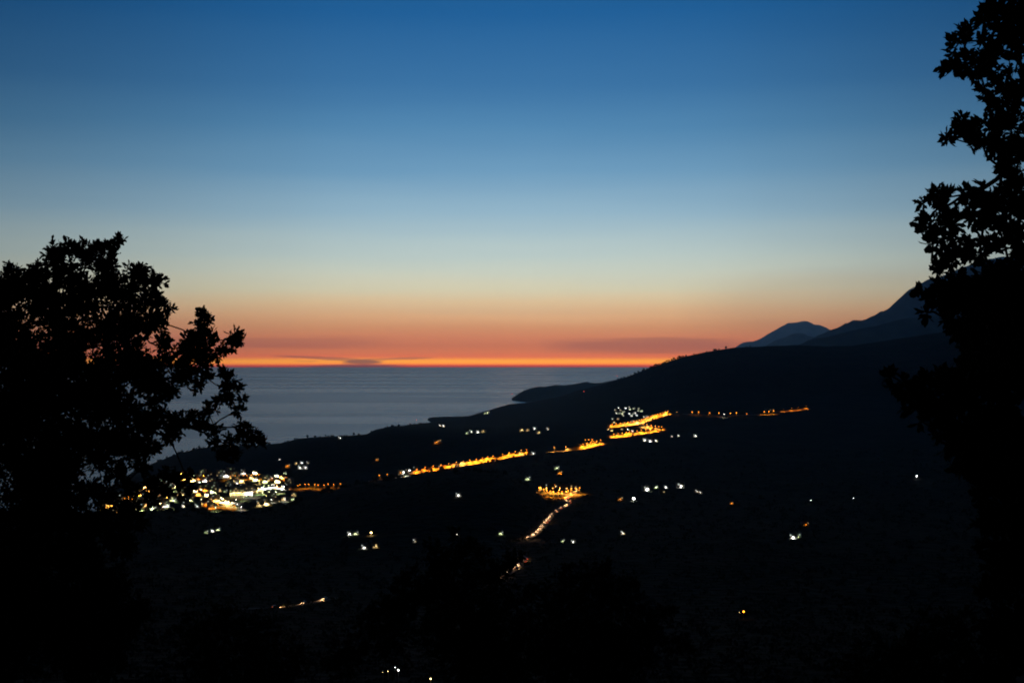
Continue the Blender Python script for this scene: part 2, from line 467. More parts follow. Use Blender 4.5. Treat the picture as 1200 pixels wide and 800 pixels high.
    b2 = N('ShaderNodeBackground'); L(mx.outputs[2], b2.inputs['Color']); L(k, b2.inputs['Strength'])
    ad = N('ShaderNodeAddShader'); L(bg.outputs[0], ad.inputs[0]); L(b2.outputs[0], ad.inputs[1]); L(ad.outputs[0], out.inputs['Surface'])
SKY_N = 0.004
SKY = [(-1, (70, 55, 62)), (-0.207, (196.1, 89.9, 1.6)), (-0.145, (357.8, 39.9, 60.5)), (-0.07, (402.0, 250.0, 1.6)), (0.027, (388.3, 245.2, 14.1)), (0.181, (334.0, 153.2, 77.3)), (0.353, (316.1, 167.9, 79.7)), (0.628, (294.8, 160.4, 87.5)), (0.972, (307.9, 181.8, 102.7)), (1.384, (312.3, 210.7, 125.6)), (1.831, (328.5, 250.1, 165.6)), (2.347, (303.9, 260.8, 193.5)), (2.862, (278.5, 265.9, 218.7)), (3.548, (249.0, 255.1, 230.7)), (4.234, (223.5, 241.3, 232.7)), (5.192, (193.9, 221.6, 228.0)), (5.943, (166.3, 203.9, 223.3)), (7.643, (119.7, 170.6, 205.9)), (9.331, (86.1, 144.0, 188.3)), (11.004, (59.7, 120.6, 172.7)), (13.807, (28.5, 98.3, 157.7)), (20, (15.7, 54.1, 86.7))]
CLOUDS = [(-6.0, .9, -.03, .15, 0, .8), (-7.6, 2.1, .14, .06, -.045, .5), (-4.9, 1.9, .10, .05, .03, .42), (-6.9, .8, .06, .05, -.03, .5), (-6.4, 2.2, -.21, .085, .01, .8), (-8.2, .6, .0, .018, 0, .45), (5.5, 4.5, .62, .35, 0, .35), (-9.5, 5, .75, .25, 0, .2), (13.0, 6.5, 2.3, 1.5, .04, .14)]
world()
sun = bpy.data.lights.new('sun', 'SUN'); sun.energy = .004; sun.color = (1, .55, .3); sun.angle = R(3)
so = bpy.data.objects.new('sun', sun); COL.objects.link(so)
so.rotation_euler = (R(-89), 0, -SUN_AZ)     # the last light, level with the horizon

# air
HZ = 1.6e-5
hb = MB(); hb.box((0, 28500, 1150), (96000, 66000, 2400.0))
haze = hb.build('haze', None)
haze.location.z = 0
hm = bpy.data.materials.new('sea_haze'); hm.use_nodes = True
nt = hm.node_tree; nt.nodes.clear()
o_ = nt.nodes.new('ShaderNodeOutputMaterial'); pv = nt.nodes.new('ShaderNodeVolumePrincipled')
pv.inputs['Color'].default_value = (.29, .60, 1, 1); pv.inputs['Density'].default_value = HZ; pv.inputs['Anisotropy'].default_value = 0.80
nt.links.new(pv.outputs[0], o_.inputs['Volume'])
haze.data.materials.append(hm)
tag(haze, kind='stuff')

# ------------------------------------------------------------------ foreground oaks
def leaf_geo(n, pos, dirs, L, W, rng):
    """n leaves: an obovate blade folded along its midrib, 4 quads each"""
    up = rng.normal(size=(n, 3)); d = dirs / np.linalg.norm(dirs, axis=1, keepdims=True)
    s = np.cross(d, up); s /= np.linalg.norm(s, axis=1, keepdims=True) + 1e-9
    nn = np.cross(s, d)
    prof = [(0, .06), (.30, .30), (.52, .34), (.66, .50), (.86, .22)]
    P = []
    for t, w in prof:
        bend = -.18 * t * t
        c = pos + d * (L[:, None]*t) + nn * (L[:, None]*bend)
        P.append(c - s*(W[:, None]*w) + nn*(W[:, None]*.12)); P.append(c + s*(W[:, None]*w) + nn*(W[:, None]*.12))
    tip = pos + d*L[:, None] - nn*(L[:, None]*.18)
    P.append(tip)
    V = np.stack(P, 1).reshape(-1, 3)
    k = len(P); b = (np.arange(n)*k)[:, None]
    q = np.array([[0, 1, 3, 2], [2, 3, 5, 4], [4, 5, 7, 6], [6, 7, 9, 8]])
    FQ = (b[:, None, :] + q[None]).reshape(-1, 4)
    t3 = (b + np.array([[8, 9, 10]])).reshape(-1, 3)
    return V, FQ, t3

def tri_quad_mesh(name, V, Q, T, material):
    me = bpy.data.meshes.new(name)
    me.vertices.add(len(V)); me.vertices.foreach_set('co', V.astype(np.float32).ravel())
    li = np.concatenate([Q.ravel(), T.ravel()]).astype(np.int32)
    me.loops.add(len(li)); me.loops.foreach_set('vertex_index', li)
    me.polygons.add(len(Q)+len(T))
    ls = np.concatenate([np.arange(len(Q))*4, len(Q)*4 + np.arange(len(T))*3]).astype(np.int32)
    me.polygons.foreach_set('loop_start', ls)
    me.polygons.foreach_set('loop_total', np.concatenate([np.full(len(Q), 4), np.full(len(T), 3)]).astype(np.int32))
    me.update(calc_edges=True)
    me.materials.append(material)
    return me

def oak(blobs, Y0, spread, trunk, leaf_len, cover, label, seed, name='oak_tree'):
    rng = np.random.default_rng(seed)
    centers, radii = [], []
    for (px, py, r) in blobs:
        y = Y0 + rng.uniform(-spread, spread)
        c = at(px, py, y); centers.append(np.array(c)); radii.append(r/F*y)
    base = Vector(trunk[0]); base.z = drop(base.x, base.y) - .15
    root = empty(name, base)
    tag(root, label, 'tree', None)
    # limb graph: join every clump to the nearest limb already grown
    nodes = [np.array((base.x, base.y, base.z))]; par = [-1]
    for p in trunk[1:]:
        nodes.append(np.array(p)); par.append(len(nodes)-2)
    nt_ = len(nodes)
    todo = list(range(len(centers)))
    plen = [0.0]*nt_
    head = nodes[-1]
    cost = lambda i: np.linalg.norm(centers[i]-head)
    while todo:
        best = None
        arr = np.array(nodes[1:])
        C = np.array([centers[i] for i in todo])
        D = np.linalg.norm(C[:, None]-arr[None], axis=2) + .35*np.array(plen[1:])[None]
        i, j = np.unravel_index(np.argmin(D), D.shape)
        c = C[i]; p = arr[j]
        # a bent limb in two pieces
        mid = (c+p)/2 + rng.normal(size=3)*.10*np.linalg.norm(c-p)
        nodes.append(mid); par.append(j+1); plen.append(plen[j+1] + np.linalg.norm(mid-p))
        nodes.append(c); par.append(len(nodes)-2); plen.append(plen[-1] + np.linalg.norm(c-mid))
        todo.pop(i)
    load = np.ones(len(nodes))
    for i in range(len(nodes)-1, 0, -1): load[par[i]] += load[i]
    rad = lambda i: .0016*load[i]**.5 + .003
    mb = MB()
    for i in range(1, len(nodes)):
        mb.tube(Vector(nodes[par[i]]), Vector(nodes[i]), min(rad(par[i]), rad(i)*1.35), rad(i), 7)
    # leaves in sprays at the ends of twigs
    Ps, Ds = [], []
    for c, r, (px, py, rp) in zip(centers, radii, blobs):
        la = leaf_len/Y0*F
        n_leaf = cover * math.pi*rp*rp / (la*la*.17)
        n_tw = max(3, int(n_leaf/9))
        d = rng.normal(size=(n_tw, 3)); d /= np.linalg.norm(d, axis=1, keepdims=True)
        rr = r * rng.uniform(.15, 1.0, n_tw)**.55 * rng.uniform(.8, 1.12, n_tw)
        tips = c + d*rr[:, None]
        for t, dd in zip(tips, d):
            ax = dd + rng.normal(size=3)*.45 + np.array((0, 0, .25)); ax /= np.linalg.norm(ax)
            tl = min(r*.8, rng.uniform(.08, .16))
            a = t - ax*tl
            if rng.random() < .5: mb.tube(Vector(c), Vector(t), .0045, .0018, 3)
            k = rng.integers(7, 12)
            f = rng.uniform(0, 1, k)**.6
            Ps.append(a + ax*tl*f[:, None])
            q = rng.normal(size=(k, 3)); q -= (q@ax)[:, None]*ax
            q /= np.linalg.norm(q, axis=1, keepdims=True)
            Ds.append(q*rng.uniform(.5, 1.1, (k, 1)) + ax*(.35+.5*f[:, None]))
    Ps, Ds = np.concatenate(Ps), np.concatenate(Ds)
    n = len(Ps)
    Lg = leaf_len*rng.uniform(.6, 1.2, n); Wd = Lg*rng.uniform(.34, .5, n)
    V, Q, T = leaf_geo(n, Ps, Ds, Lg, Wd, rng)
    off = np.array(base)
    tm = MB(); tm.v = [tuple(np.array(p)-off) for p in mb.v]; tm.f = mb.f
    own(tm.build('trunk', M['bark']), root)
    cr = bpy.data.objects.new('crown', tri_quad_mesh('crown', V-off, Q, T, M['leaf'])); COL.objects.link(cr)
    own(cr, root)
    return root

LEFT = [(-90,360,60),(-60,440,70),(-110,520,80),(-20,350,34),(2,340,26),(20,333,22),(14,318,11),(5,390,42),(42,322,17),(45,345,24),(64,300,17),(76,288,9),(90,290,12),(72,320,24),(104,300,18),(116,292,9),(128,288,10),(140,281,8),(133,297,8),(122,312,16),
 (132,335,22),(158,322,14),(166,318,10),(180,327,11),(188,331,6),(150,345,24),(176,350,14),(192,357,9),(198,364,6),(100,345,30),(62,360,34),(184,376,15),(160,378,26),(128,385,32),(80,400,38),(30,425,42),(190,400,12),(150,420,30),(112,440,38),(192,424,14),(172,440,26),
 (213,412,13),(222,398,11),(233,384,9),(239,368,8),(240,376,8),(228,410,13),(246,394,10),(240,405,12),(277,392,9),(283,398,6),(270,402,9),(262,410,9),(252,416,9),(236,424,14),(214,436,20),(240,440,9),(232,450,8),(186,458,24),
 (264,434,8),(271,443,8),(266,453,9),(277,455,7),(284,468,6),(268,467,8),(256,470,8),(246,478,8),(279,480,6),(60,470,46),(10,510,56),(135,480,32),(175,492,26),(208,496,17),(226,488,10),(238,497,10),(250,504,10),(244,484,6),
 (286,500,9),(300,512,10),(308,516,5),(291,514,9),(281,512,9),(270,516,8),(274,530,8),(262,528,9),(266,540,6),(250,518,7),(150,520,26),(172,522,17),(198,512,10),(60,555,36),(30,590,40),(116,535,20),(138,555,16),(122,580,17),(68,600,36),(165,548,12),(154,572,12),(176,566,9),(198,556,10),(190,572,11),(208,566,9),(220,558,6),(214,578,7),(224,572,5),(178,584,10),
 (150,600,20),(108,612,26),(40,650,42),(0,690,60),(-60,620,80),(90,650,34),(140,634,22),(60,720,60),(120,690,36),(165,615,9),(70,520,30),(98,518,26),(84,546,20),(20,470,40),(108,474,28),(128,515,20),(60,440,34),(40,555,36),(100,575,20),(50,590,34),(-30,760,80),(110,760,50),(150,720,30)]
oak(LEFT, 14.0, 1.0, [(-5.6, 13.6, 0), (-5.2, 13.9, 246.6), (-4.75, 14, 247.6), (-4.55, 14.1, 248.8), (-4.2, 14, 249.6)], .066, 4.8,
    'bushy oak in black silhouette against the sunset above the seaside town', 5)
RIGHT = [(1172,14,22),(1155,12,10),(1150,20,8),(1198,10,24),(1176,36,12),(1192,42,17),(1230,20,40),(1130,38,9),(1138,33,7),(1124,50,10),(1117,62,7),(1112,80,6),(1117,74,7),(1132,72,11),(1142,80,9),(1148,62,10),(1150,48,6),(1155,74,9),(1166,64,10),(1173,52,8),(1140,87,5),(1120,84,5),(1197,66,9),(1190,82,9),(1200,88,14),
 (1160,92,9),(1154,103,7),(1170,86,8),(1178,104,11),(1162,115,8),(1185,118,13),(1196,108,12),(1172,124,10),(1112,161,6),(1118,152,7),(1127,142,7),(1128,158,8),(1137,152,8),(1138,168,8),(1150,146,10),(1148,160,10),(1163,146,12),(1156,170,10),(1170,168,14),(1185,150,20),(1195,180,18),(1172,186,8),(1180,196,9),
 (1176,203,7),(1192,212,17),(1172,222,6),(1170,232,8),(1097,222,5),(1088,228,8),(1083,238,6),(1098,233,8),(1108,230,7),(1104,244,7),(1080,266,6),(1086,258,7),(1095,262,10),(1086,274,7),(1098,276,8),(1090,286,5),(1100,288,4),(1108,266,9),(1118,262,8),(1116,276,6),(1124,250,8),(1110,254,7),(1130,228,9),(1142,232,12),(1150,222,7),(1152,244,11),(1138,250,9),(1162,238,12),(1178,246,17),(1197,240,22),(1144,260,8),(1152,268,5),(1160,258,9),(1172,268,10),(1188,272,14),
 (1100,312,6),(1106,303,7),(1100,318,4),(1118,302,8),(1112,310,7),(1121,292,6),(1136,290,8),(1138,280,4),(1128,304,9),(1142,302,9),(1152,286,8),(1148,296,9),(1164,284,9),(1178,290,7),(1195,296,14),(1158,312,7),(1176,312,8),
 (1106,330,8),(1096,334,6),(1120,328,12),(1080,345,5),(1087,349,7),(1098,346,9),(1094,360,8),(1086,366,5),(1110,352,14),(1110,374,10),(1130,350,20),(1160,335,20),(1190,330,24),(1150,370,24),(1128,382,13),(1118,388,8),(1185,370,32),(1135,400,14),(1160,415,25),(1195,430,40),(1130,430,15),
 (1044,440,5),(1050,450,7),(1060,446,8),(1056,462,8),(1070,456,10),(1086,446,12),(1108,442,15),(1072,476,10),(1090,470,14),(1114,470,20),(1140,462,24),(1090,492,10),(1106,505,13),(1078,492,6),(1130,510,22),(1165,490,34),(1110,526,8),(1138,545,16),(1130,530,12),(1170,550,34),(1150,575,16),(1200,580,45),(1145,560,12),(1164,610,22),(1158,640,14),(1190,660,40),(1164,690,20),(1200,740,50),(1170,740,24),(1160,790,30),(1150,340,24),(1175,350,26),(1198,360,26),(1170,395,26),(1195,400,28),(1150,400,22),(1180,440,30),(1150,440,26),(1120,455,16),(1160,520,30),(1195,520,34),(1150,545,20),(1185,620,30),(1240,640,60),(1250,440,60),(1240,300,50),(1240,160,50)]
oak(RIGHT, 9.0, .55, [(3.75, 8.9, 0), (3.7, 9, 247.5), (3.55, 9, 248.6), (3.5, 9.05, 249.8), (3.45, 9, 251.2), (3.4, 9, 252.3)], .073, 5.6,
    'tall oak in black silhouette beside the dark mountain', 9)
# trees on the slope just below the viewpoint, blacker than the valley
for k, (bl, Y0, base) in enumerate((
    ([(455,735,40),(470,700,30),(500,690,34),(520,660,22),(545,650,24),(540,700,45),(580,668,26),(522,738,36),(550,760,44),(580,720,50),(575,780,60),(400,775,24),(533,626,11),(506,640,12),(474,678,13),(603,652,13),(438,716,12),(420,760,20),(556,634,9)], 22, (-1.1, 22.3)),
    ([(640,706,30),(668,690,26),(700,684,30),(730,700,32),(690,730,45),(640,760,50),(730,760,50),(760,735,30),(690,790,60),(664,668,11),(706,664,12),(741,682,12),(782,716,13),(622,690,11),(798,756,18)], 25, (1.4, 25.2)),
    ([(230,740,30),(265,726,26),(300,745,34),(250,780,45),(310,795,45),(345,770,24)], 27, (-5.3, 27.2)),
    ([(1010,790,34),(1045,770,30),(1085,750,34),(1120,740,34),(1070,800,50),(1130,790,50)], 18, (5.0, 18.2)),)):
    top = at(bl[len(bl)//2][0], bl[len(bl)//2][1]+30, Y0)
    oak(bl, Y0, 1.2, [(base[0], base[1], 0), (base[0]*.98, base[1], top.z-2.0), tuple(top)], .09, 2.0,
        ['black treetop at the bottom of the view below the queue of cars', 'black treetop at the bottom of the view beside the lower bend of cars',
         'black treetop at the bottom of the view below the faint curving road', 'low black treetop beneath the tall oak by the mountain'][k], 40+k)

# ------------------------------------------------------------------ hillside trees, one by one
def make_tree(kind, seed):
    rng = np.random.default_rng(seed)
    root = empty({'r': 'olive_tree', 'c': 'cypress_tree', 'p': 'pine_tree'}[kind])
    mb = MB(); hh = {'r': 5.5, 'c': 9.5, 'p': 9.0}[kind]
    mb.tube((0, 0, -1.2), (.05, 0, hh*.35), .22, .15, 6); mb.tube((.05, 0, hh*.35), (0, .1, hh*.85), .15, .05, 6)
    for a in range(4):
        t = rng.uniform(.3, .6)
        mb.tube((0, 0, hh*t), (math.cos(a*1.7)*hh*.2, math.sin(a*1.7)*hh*.2, hh*(t+.2)), .08, .03, 5)
    own(mb.build('trunk', M['bark']), root)
    n = 520
    if kind == 'r':
        c = [(rng.uniform(-1.5, 1.5), rng.uniform(-1.5, 1.5), rng.uniform(1.4, 4.0), rng.uniform(1.1, 1.7)) for _ in range(9)]
    elif kind == 'c':
        c = [(rng.uniform(-.2, .2), rng.uniform(-.2, .2), 1.5+i*.8, 1.15*(1-i/10)+.2) for i in range(10)]
    else:
        c = [(rng.uniform(-1.6, 1.6), rng.uniform(-1.6, 1.6), rng.uniform(2.2, 7.0), rng.uniform(1.1, 1.8)) for _ in range(10)]
    P = []
    for i in range(n):
        x, y, z, r = c[rng.integers(len(c))]
        d = rng.normal(size=3); d /= np.linalg.norm(d)
        P.append(np.array((x, y, z)) + d*r*rng.uniform(.4, 1.05)*np.array((1, 1, .85)))
    P = np.array(P); D = rng.normal(size=(n, 3)) + np.array((0, 0, .3))
    V, Q, T = leaf_geo(n, P, D, rng.uniform(.8, 1.3, n), rng.uniform(.5, .9, n), rng)
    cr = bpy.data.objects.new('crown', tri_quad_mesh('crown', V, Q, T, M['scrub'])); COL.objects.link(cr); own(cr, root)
    return root
TREES = [make_tree('r', 1), make_tree('r', 2), make_tree('p', 3), make_tree('p', 4), make_tree('c', 5)]
TUSED = set()
def put_tree(i, p, s, label, group):
    o = TREES[i] if i not in TUSED else copy_tree(TREES[i])
    TUSED.add(i)
    o.location = p; o.rotation_euler = (0, 0, random.uniform(0, 6.28)); o.scale = (s, s, s*random.uniform(.85, 1.15))
    tag(o, label, 'tree', group)
def crest(px, pts, dy=2.5):
    return ground(px, np.interp(px, [p[0] for p in pts], [p[1] for p in pts]) + dy)
def crest_scan(px, y0, y1):
    y = y0
    while y < y1:
        h = BVH.ray_cast(EYE, ray(px, y).normalized())
        if h[0] is not None and h[0].z > 1: return h[0]
        y += .5
    return None
for k in range(90):
    px = random.uniform(705, 800) if k % 3 else random.uniform(640, 880)
    p = crest_scan(px, 395, 480)
    if p and p.y < 6500: put_tree(random.choice((0, 1, 0, 2)), p + Vector((0, random.uniform(-30, 10), -.8)), random.uniform(.8, 1.5), 'tiny dark tree on the crest of the ridge below the sunset', 'trees along the mountain ridge')
for k in range(90):
    px = random.uniform(185, 520)
    p = crest_scan(px, 485, 560)
    if p and p.y < 4000: put_tree(random.choice((0, 1, 0, 1, 3)), p + Vector((0, random.uniform(-25, 5), -.8)), random.uniform(.6, 1.1), 'tiny dark tree on the low headland ridge in front of the sea', 'trees along the headland ridge')
FR = ((300, 604), (340, 595), (400, 573), (435, 566), (470, 562), (500, 554), (540, 552), (590, 556), (615, 572), (640, 590))
for k in range(46):
    px = random.uniform(180, 630)
    b = ip(px, (180, 600), *FR) if px > 180 else 600
    h = None
    y = b - 10
    while y < b + 14:
        q = BVH.ray_cast(EYE, ray(px, y).normalized())[0]
        if q is not None and q.y < 1760: h = q; break
        y += .6
    if h: put_tree(random.choice((0, 1, 1, 2)), h + Vector((0, random.uniform(-40, 0), -.3)), random.uniform(.7, 1.1), 'dark tree on the black hill in front of the lit road', 'trees on the dark hill before the town')

def undergrowth():
    rng = np.random.default_rng(77)
    n = 15000; k = 9
    Y = 330*np.exp(rng.random(n)*math.log(2600/330)); X = (rng.uniform(-60, 1260, n)-600)/F*Y
    Z = height(X, Y)
    sz = rng.uniform(.5, 1.5, n)*(Y/900)**.35
    C = np.stack([X, Y, Z], 1)
    P = (C[:, None] + rng.normal(size=(n, k, 3))*sz[:, None, None]*np.array((1.2, 1.2, .55)) + np.array((0, 0, .7))*sz[:, None, None]).reshape(-1, 3)
    S = np.repeat(sz, k)
    D = rng.normal(size=(n*k, 3)) + np.array((0, 0, .5))
    V, Q, T = leaf_geo(n*k, P, D, S*rng.uniform(.9, 1.6, n*k), S*rng.uniform(.7, 1.2, n*k), rng)
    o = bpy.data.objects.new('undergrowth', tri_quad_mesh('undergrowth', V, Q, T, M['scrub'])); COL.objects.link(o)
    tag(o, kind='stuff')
undergrowth()

# ------------------------------------------------------------------ buildings
def make_house(wall, w, d, st, roof, lit, cols, wallcol, name='house', lamp=None, lamp_power=900, lamp_r=.3):
    """front faces -Y; lit: set of (row, col) windows alight and their tint"""
    root = empty(name)
    h = st*3.0 + .3
    mb = MB(); mb.box((0, 0, h/2-2), (w, d, h+4))
    wl = own(mb.build('wall', M[wall]), root)
    rb = MB()
    if roof == 'hip':
        e = .5; rh = min(w, d)*.28
        a, b = w/2+e, d/2+e; k = max(0, a-b)
        rb.add([(-a, -b, h), (a, -b, h), (a, b, h), (-a, b, h), (-k-.1, 0, h+rh), (k+.1, 0, h+rh), (-a, -b, h+.18), (a, -b, h+.18), (a, b, h+.18), (-a, b, h+.18)],
               [(3, 2, 1, 0), (0, 1, 7, 6), (1, 2, 8, 7), (2, 3, 9, 8), (3, 0, 6, 9), (6, 7, 5, 4), (7, 8, 5), (8, 9, 4, 5), (9, 6, 4)])
        own(rb.build('roof', M['tile']), root)
    else:
        rb.box((0, 0, h+.15), (w+.7, d+.7, .3)); rb.box((0, -d/2-.2, h+.6), (w+.5, .15, .6)); rb.box((-w/2-.2, 0, h+.6), (.15, d+.2, .6)); rb.box((w/2+.2, 0, h+.6), (.15, d+.2, .6))
        rb.box((w*.2, d*.2, h+1.3), (w*.28, d*.3, 2.0))
        own(rb.build('roof', M['slab']), root)
    for r in range(st):
        for c in range(cols):
            x = (c+.5)/cols*w - w/2
            t = lit.get((r, c))
            wb = MB(); wb.box((x, -d/2-.02, r*3+1.75), (min(1.5, w/cols*.55), .12, 1.45))
            own(wb.build('window', WIN[t] if t else M['glass']), root)
    db = MB(); db.box((w*.32 if cols > 1 else 0, -d/2-.03, .95) if (0, cols-1) not in lit else (0, -d/2-.03, .95), (.95, .10, 2.1))
    if lamp:
        bb = MB(); bb.ball((0, -d/2-.55, min(h-.4, 3.1)), lamp_r)
        lb = own(bb.build('wall_lamp', BULB[lamp]), root)
        lo = bpy.data.objects.new('wall_lamp_light', spot_data(lamp, lamp_power, R(168))); COL.objects.link(lo)
        lo.location = (0, -d/2-1.0, min(h-.4, 3.1)-lamp_r-.04); own(lo, root)
    return root

PARK = Vector((0, -20, 249))
HT = {}
def template(key):
    if not TPL[key[0]].get('lamp'): key = (key[0], 1, .3)
    if key not in HT:
        a = dict(TPL[key[0]]); a['lamp_power'] = a.get('lamp_power', 900)*key[1]; a['lamp_r'] = key[2]; HT[key] = [make_house(**a), False]
    return HT[key]
def put_house(key, p, rz, label, group=None, s=1.0, cat='house'):
    t = template((key, (.06 if s < .5 else .2 if s < .76 else .4)*random.choice((.3, 1, 1, 2.2)), random.choice((.18, .3, .3, .48))))
    o = t[0] if not t[1] else copy_tree(t[0])
    t[1] = True
    o.location = p; o.rotation_euler = (0, 0, rz); o.scale = (s, s, s)
    for q in ('label', 'category', 'group'):
        if q in o: del o[q]
    tag(o, label, cat, group)
    return o
TPL = {
    'villa_y': dict(wall='white', w=10, d=9, st=2, roof='hip', lit={(0, 0): 'y', (1, 1): 'y'}, cols=3, wallcol=0, lamp='y'),
    'villa_w': dict(wall='white', w=9, d=8, st=2, roof='flat', lit={(0, 1): 'w', (1, 0): 'w'}, cols=3, wallcol=0, lamp='w'),
    'villa_o': dict(wall='cream', w=9, d=8, st=2, roof='hip', lit={(0, 0): 'o', (1, 2): 'y'}, cols=3, wallcol=0, lamp='o'),
    'villa_g': dict(wall='white', w=9, d=8, st=2, roof='flat', lit={(0, 0): 'g', (1, 2): 'w'}, cols=3, wallcol=0, lamp='g'),
    'stone_w': dict(wall='stone', w=8, d=7, st=2, roof='hip', lit={(1, 0): 'w', (0, 1): 'y'}, cols=2, wallcol=0, lamp='w', lamp_power=500),
    'stone_d': dict(wall='stone', w=9, d=8, st=2, roof='hip', lit={(1, 1): 'y'}, cols=2, wallcol=0),
    'plain_p': dict(wall='pink', w=10, d=8, st=2, roof='hip', lit={(0, 2): 'y'}, cols=3, wallcol=0),
    'plain_c': dict(wall='cream', w=11, d=9, st=2, roof='flat', lit={(1, 0): 'w'}, cols=3, wallcol=0),
    'block_a': dict(wall='white', w=15, d=11, st=4, roof='flat', lit={(0, 0): 'y', (1, 3): 'w', (2, 1): 'y', (3, 2): 'g', (0, 2): 'w'}, cols=4, wallcol=0, name='apartment_block'),
    'block_b': dict(wall='cream', w=18, d=12, st=5, roof='flat', lit={(0, 1): 'w', (1, 0): 'y', (2, 4): 'y', (4, 3): 'w', (3, 2): 'g'}, cols=5, wallcol=0, name='apartment_block'),
    'block_c': dict(wall='pink', w=14, d=11, st=3, roof='hip', lit={(0, 3): 'o', (1, 1): 'y', (2, 2): 'w'}, cols=4, wallcol=0, name='apartment_block'),
    'block_d': dict(wall='grey', w=13, d=11, st=4, roof='flat', lit={(1, 1): 'y', (3, 0): 'w'}, cols=3, wallcol=0, name='apartment_block'),
}
DESC = {'villa_y': 'white two storey villa with tiled roof and warm lamp', 'villa_w': 'white flat-roofed villa with cold white lamp', 'villa_o': 'cream villa with tiled roof and orange lamp', 'villa_g': 'white flat-roofed villa with greenish lamp',
        'stone_w': 'small stone house with white lamp', 'stone_d': 'dim stone house with one lit window', 'plain_p': 'pink tiled house without a lamp', 'plain_c': 'cream flat-roofed house without a lamp',
        'block_a': 'white four storey apartment block', 'block_b': 'cream five storey apartment block', 'block_c': 'pink three storey apartment block with tiled roof', 'block_d': 'grey four storey apartment block'}

# street lamps -------------------------------------------------------------
LT = {}
def lamp_template(col, hgt, r, power, kind):
    k = (col, hgt, r, power)
    if k in LT: return LT[k]
    root = empty('street_lamp' if kind != 'mast' else 'floodlight_mast')
    mb = MB(); mb.tube((0, 0, -1.5), (0, 0, hgt-.2), .13, .08, 7); mb.tube((0, 0, hgt-.2), (0, -1.3, hgt+.1), .07, .05, 6)
    own(mb.build('pole', M['steel']), root)
    hb_ = MB(); hb_.box((0, -1.3, hgt+.28), (.5, .8, .14), .6)
    own(hb_.build('lamp_head', M['steel']), root)
    bb = MB(); bb.ball((0, -1.3, hgt-.12 - r*.4), r, 8, 5, .8)
    own(bb.build('bulb', BULB[col]), root)
    lo = bpy.data.objects.new('street_lamp_light', spot_data(col, power)); COL.objects.link(lo)
    lo.location = (0, -1.3, hgt-.2-r*1.3); own(lo, root)
    LT[k] = [root, False]
    return LT[k]
NL = 0
def put_lamp(px, py, col, label, group=None, hgt=8.0, r=.45, power=6000, rz=0.0, kind='lamp', ymin=0):
    global NL
    p = foot(px, py, hgt)
    if p is None or p.y < ymin: return None
    t = lamp_template(col, hgt, r, power, kind)
    o = t[0] if not t[1] else copy_tree(t[0])
    t[1] = True
    o.location = p; o.rotation_euler = (0, 0, rz)
    for q in ('label', 'category', 'group'):
        if q in o: del o[q]
    tag(o, label, 'street lamp' if kind == 'lamp' else 'floodlight', group)
    NL += 1
    return o

# roads --------------------------------------------------------------------
def polyline(pts, step):
    out = []
    for (a, b) in zip(pts[:-1], pts[1:]):
        n = max(1, int(math.hypot(b[0]-a[0], b[1]-a[1])/step))
        out += [(a[0]+(b[0]-a[0])*k/n, a[1]+(b[1]-a[1])*k/n) for k in range(n)]
    return out + [pts[-1]]
ROADS = []
def road(name, pts, width, material='asphalt'):
    P = [ground(*q) for q in polyline(pts, 1.5)]
    P = [p for p in P if p is not None]
    Q = [P[0]]
    for p in P[1:]:
        if 6 < (p-Q[-1]).length < 160: Q.append(p)
    # even spacing, then smooth
    S = [Q[0]]
    for a, b in zip(Q[:-1], Q[1:]):
        n = max(1, int((b-a).length/8))
        S += [a.lerp(b, (k+1)/n) for k in range(n)]
    for _ in range(6):
        S = [S[0]] + [(S[i-1]+S[i]*2+S[i+1])/4 for i in range(1, len(S)-1)] + [S[-1]]
    mb = MB(); vs = []
    for i, p in enumerate(S):
        t = (S[min(i+1, len(S)-1)]-S[max(i-1, 0)]); t.z = 0
        if t.length < 1e-6: t = Vector((1, 0, 0))
        t.normalize(); s = Vector((-t.y, t.x, 0))*width/2
        z = max(drop(p.x+s.x*k, p.y+s.y*k) for k in (-1, 0, 1)) + .12
        vs += [(p.x-s.x*1.25, p.y-s.y*1.25, z-1.8), (p.x-s.x, p.y-s.y, z), (p.x+s.x, p.y+s.y, z), (p.x+s.x*1.25, p.y+s.y*1.25, z-1.8)]
        S[i] = Vector((p.x, p.y, z))
    fs = []
    for i in range(len(S)-1):
        a, b = 4*i, 4*i+4
        fs += [(a, a+1, b+1, b), (a+1, a+2, b+2, b+1), (a+2, a+3, b+3, b+2)]
    mb.add(vs, fs)
    o = mb.build(name, M[material]); tag(o, kind='structure')
    ROADS.append(S)
    return S
r_main = road('road', [(432, 563.5), (455, 561), (480, 557.5), (500, 552.5), (530, 547.5), (560, 543), (590, 537), (622, 531)], 9, 'concrete')
r_bend = road('road', [(640, 530), (660, 528.5), (685, 526), (700, 521.5), (709, 519.5)], 9, 'concrete')
r_low = road('road', [(718, 513.5), (735, 511), (755, 508), (775, 505)], 9, 'concrete')
r_mid = road('road', [(775, 504.5), (760, 502), (745, 500)], 8, 'concrete')
r_up = road('road', [(717, 501), (735, 499), (752, 496), (765, 491), (778, 487), (786, 485)], 9, 'concrete')
r_row = road('road', [(800, 485), (830, 486), (860, 486.5), (892, 485.5), (910, 483.5), (930, 481.5), (949, 479)], 8, 'concrete')
r_cars = road('road', [(679, 574), (675, 576.5), (668, 580.5), (663, 584), (667, 588), (668, 590.5), (661, 594.5), (653, 598.5), (648.5, 602.5), (645, 607), (640, 612.5), (636.5, 618), (632, 623.5), (626, 628), (617, 631)], 5.5)
r_cars2 = road('road', [(603, 647), (609, 649.5), (615, 652.5), (616, 656), (613, 660), (607, 664.5), (598, 671), (590, 675), (582, 678)], 5.5)
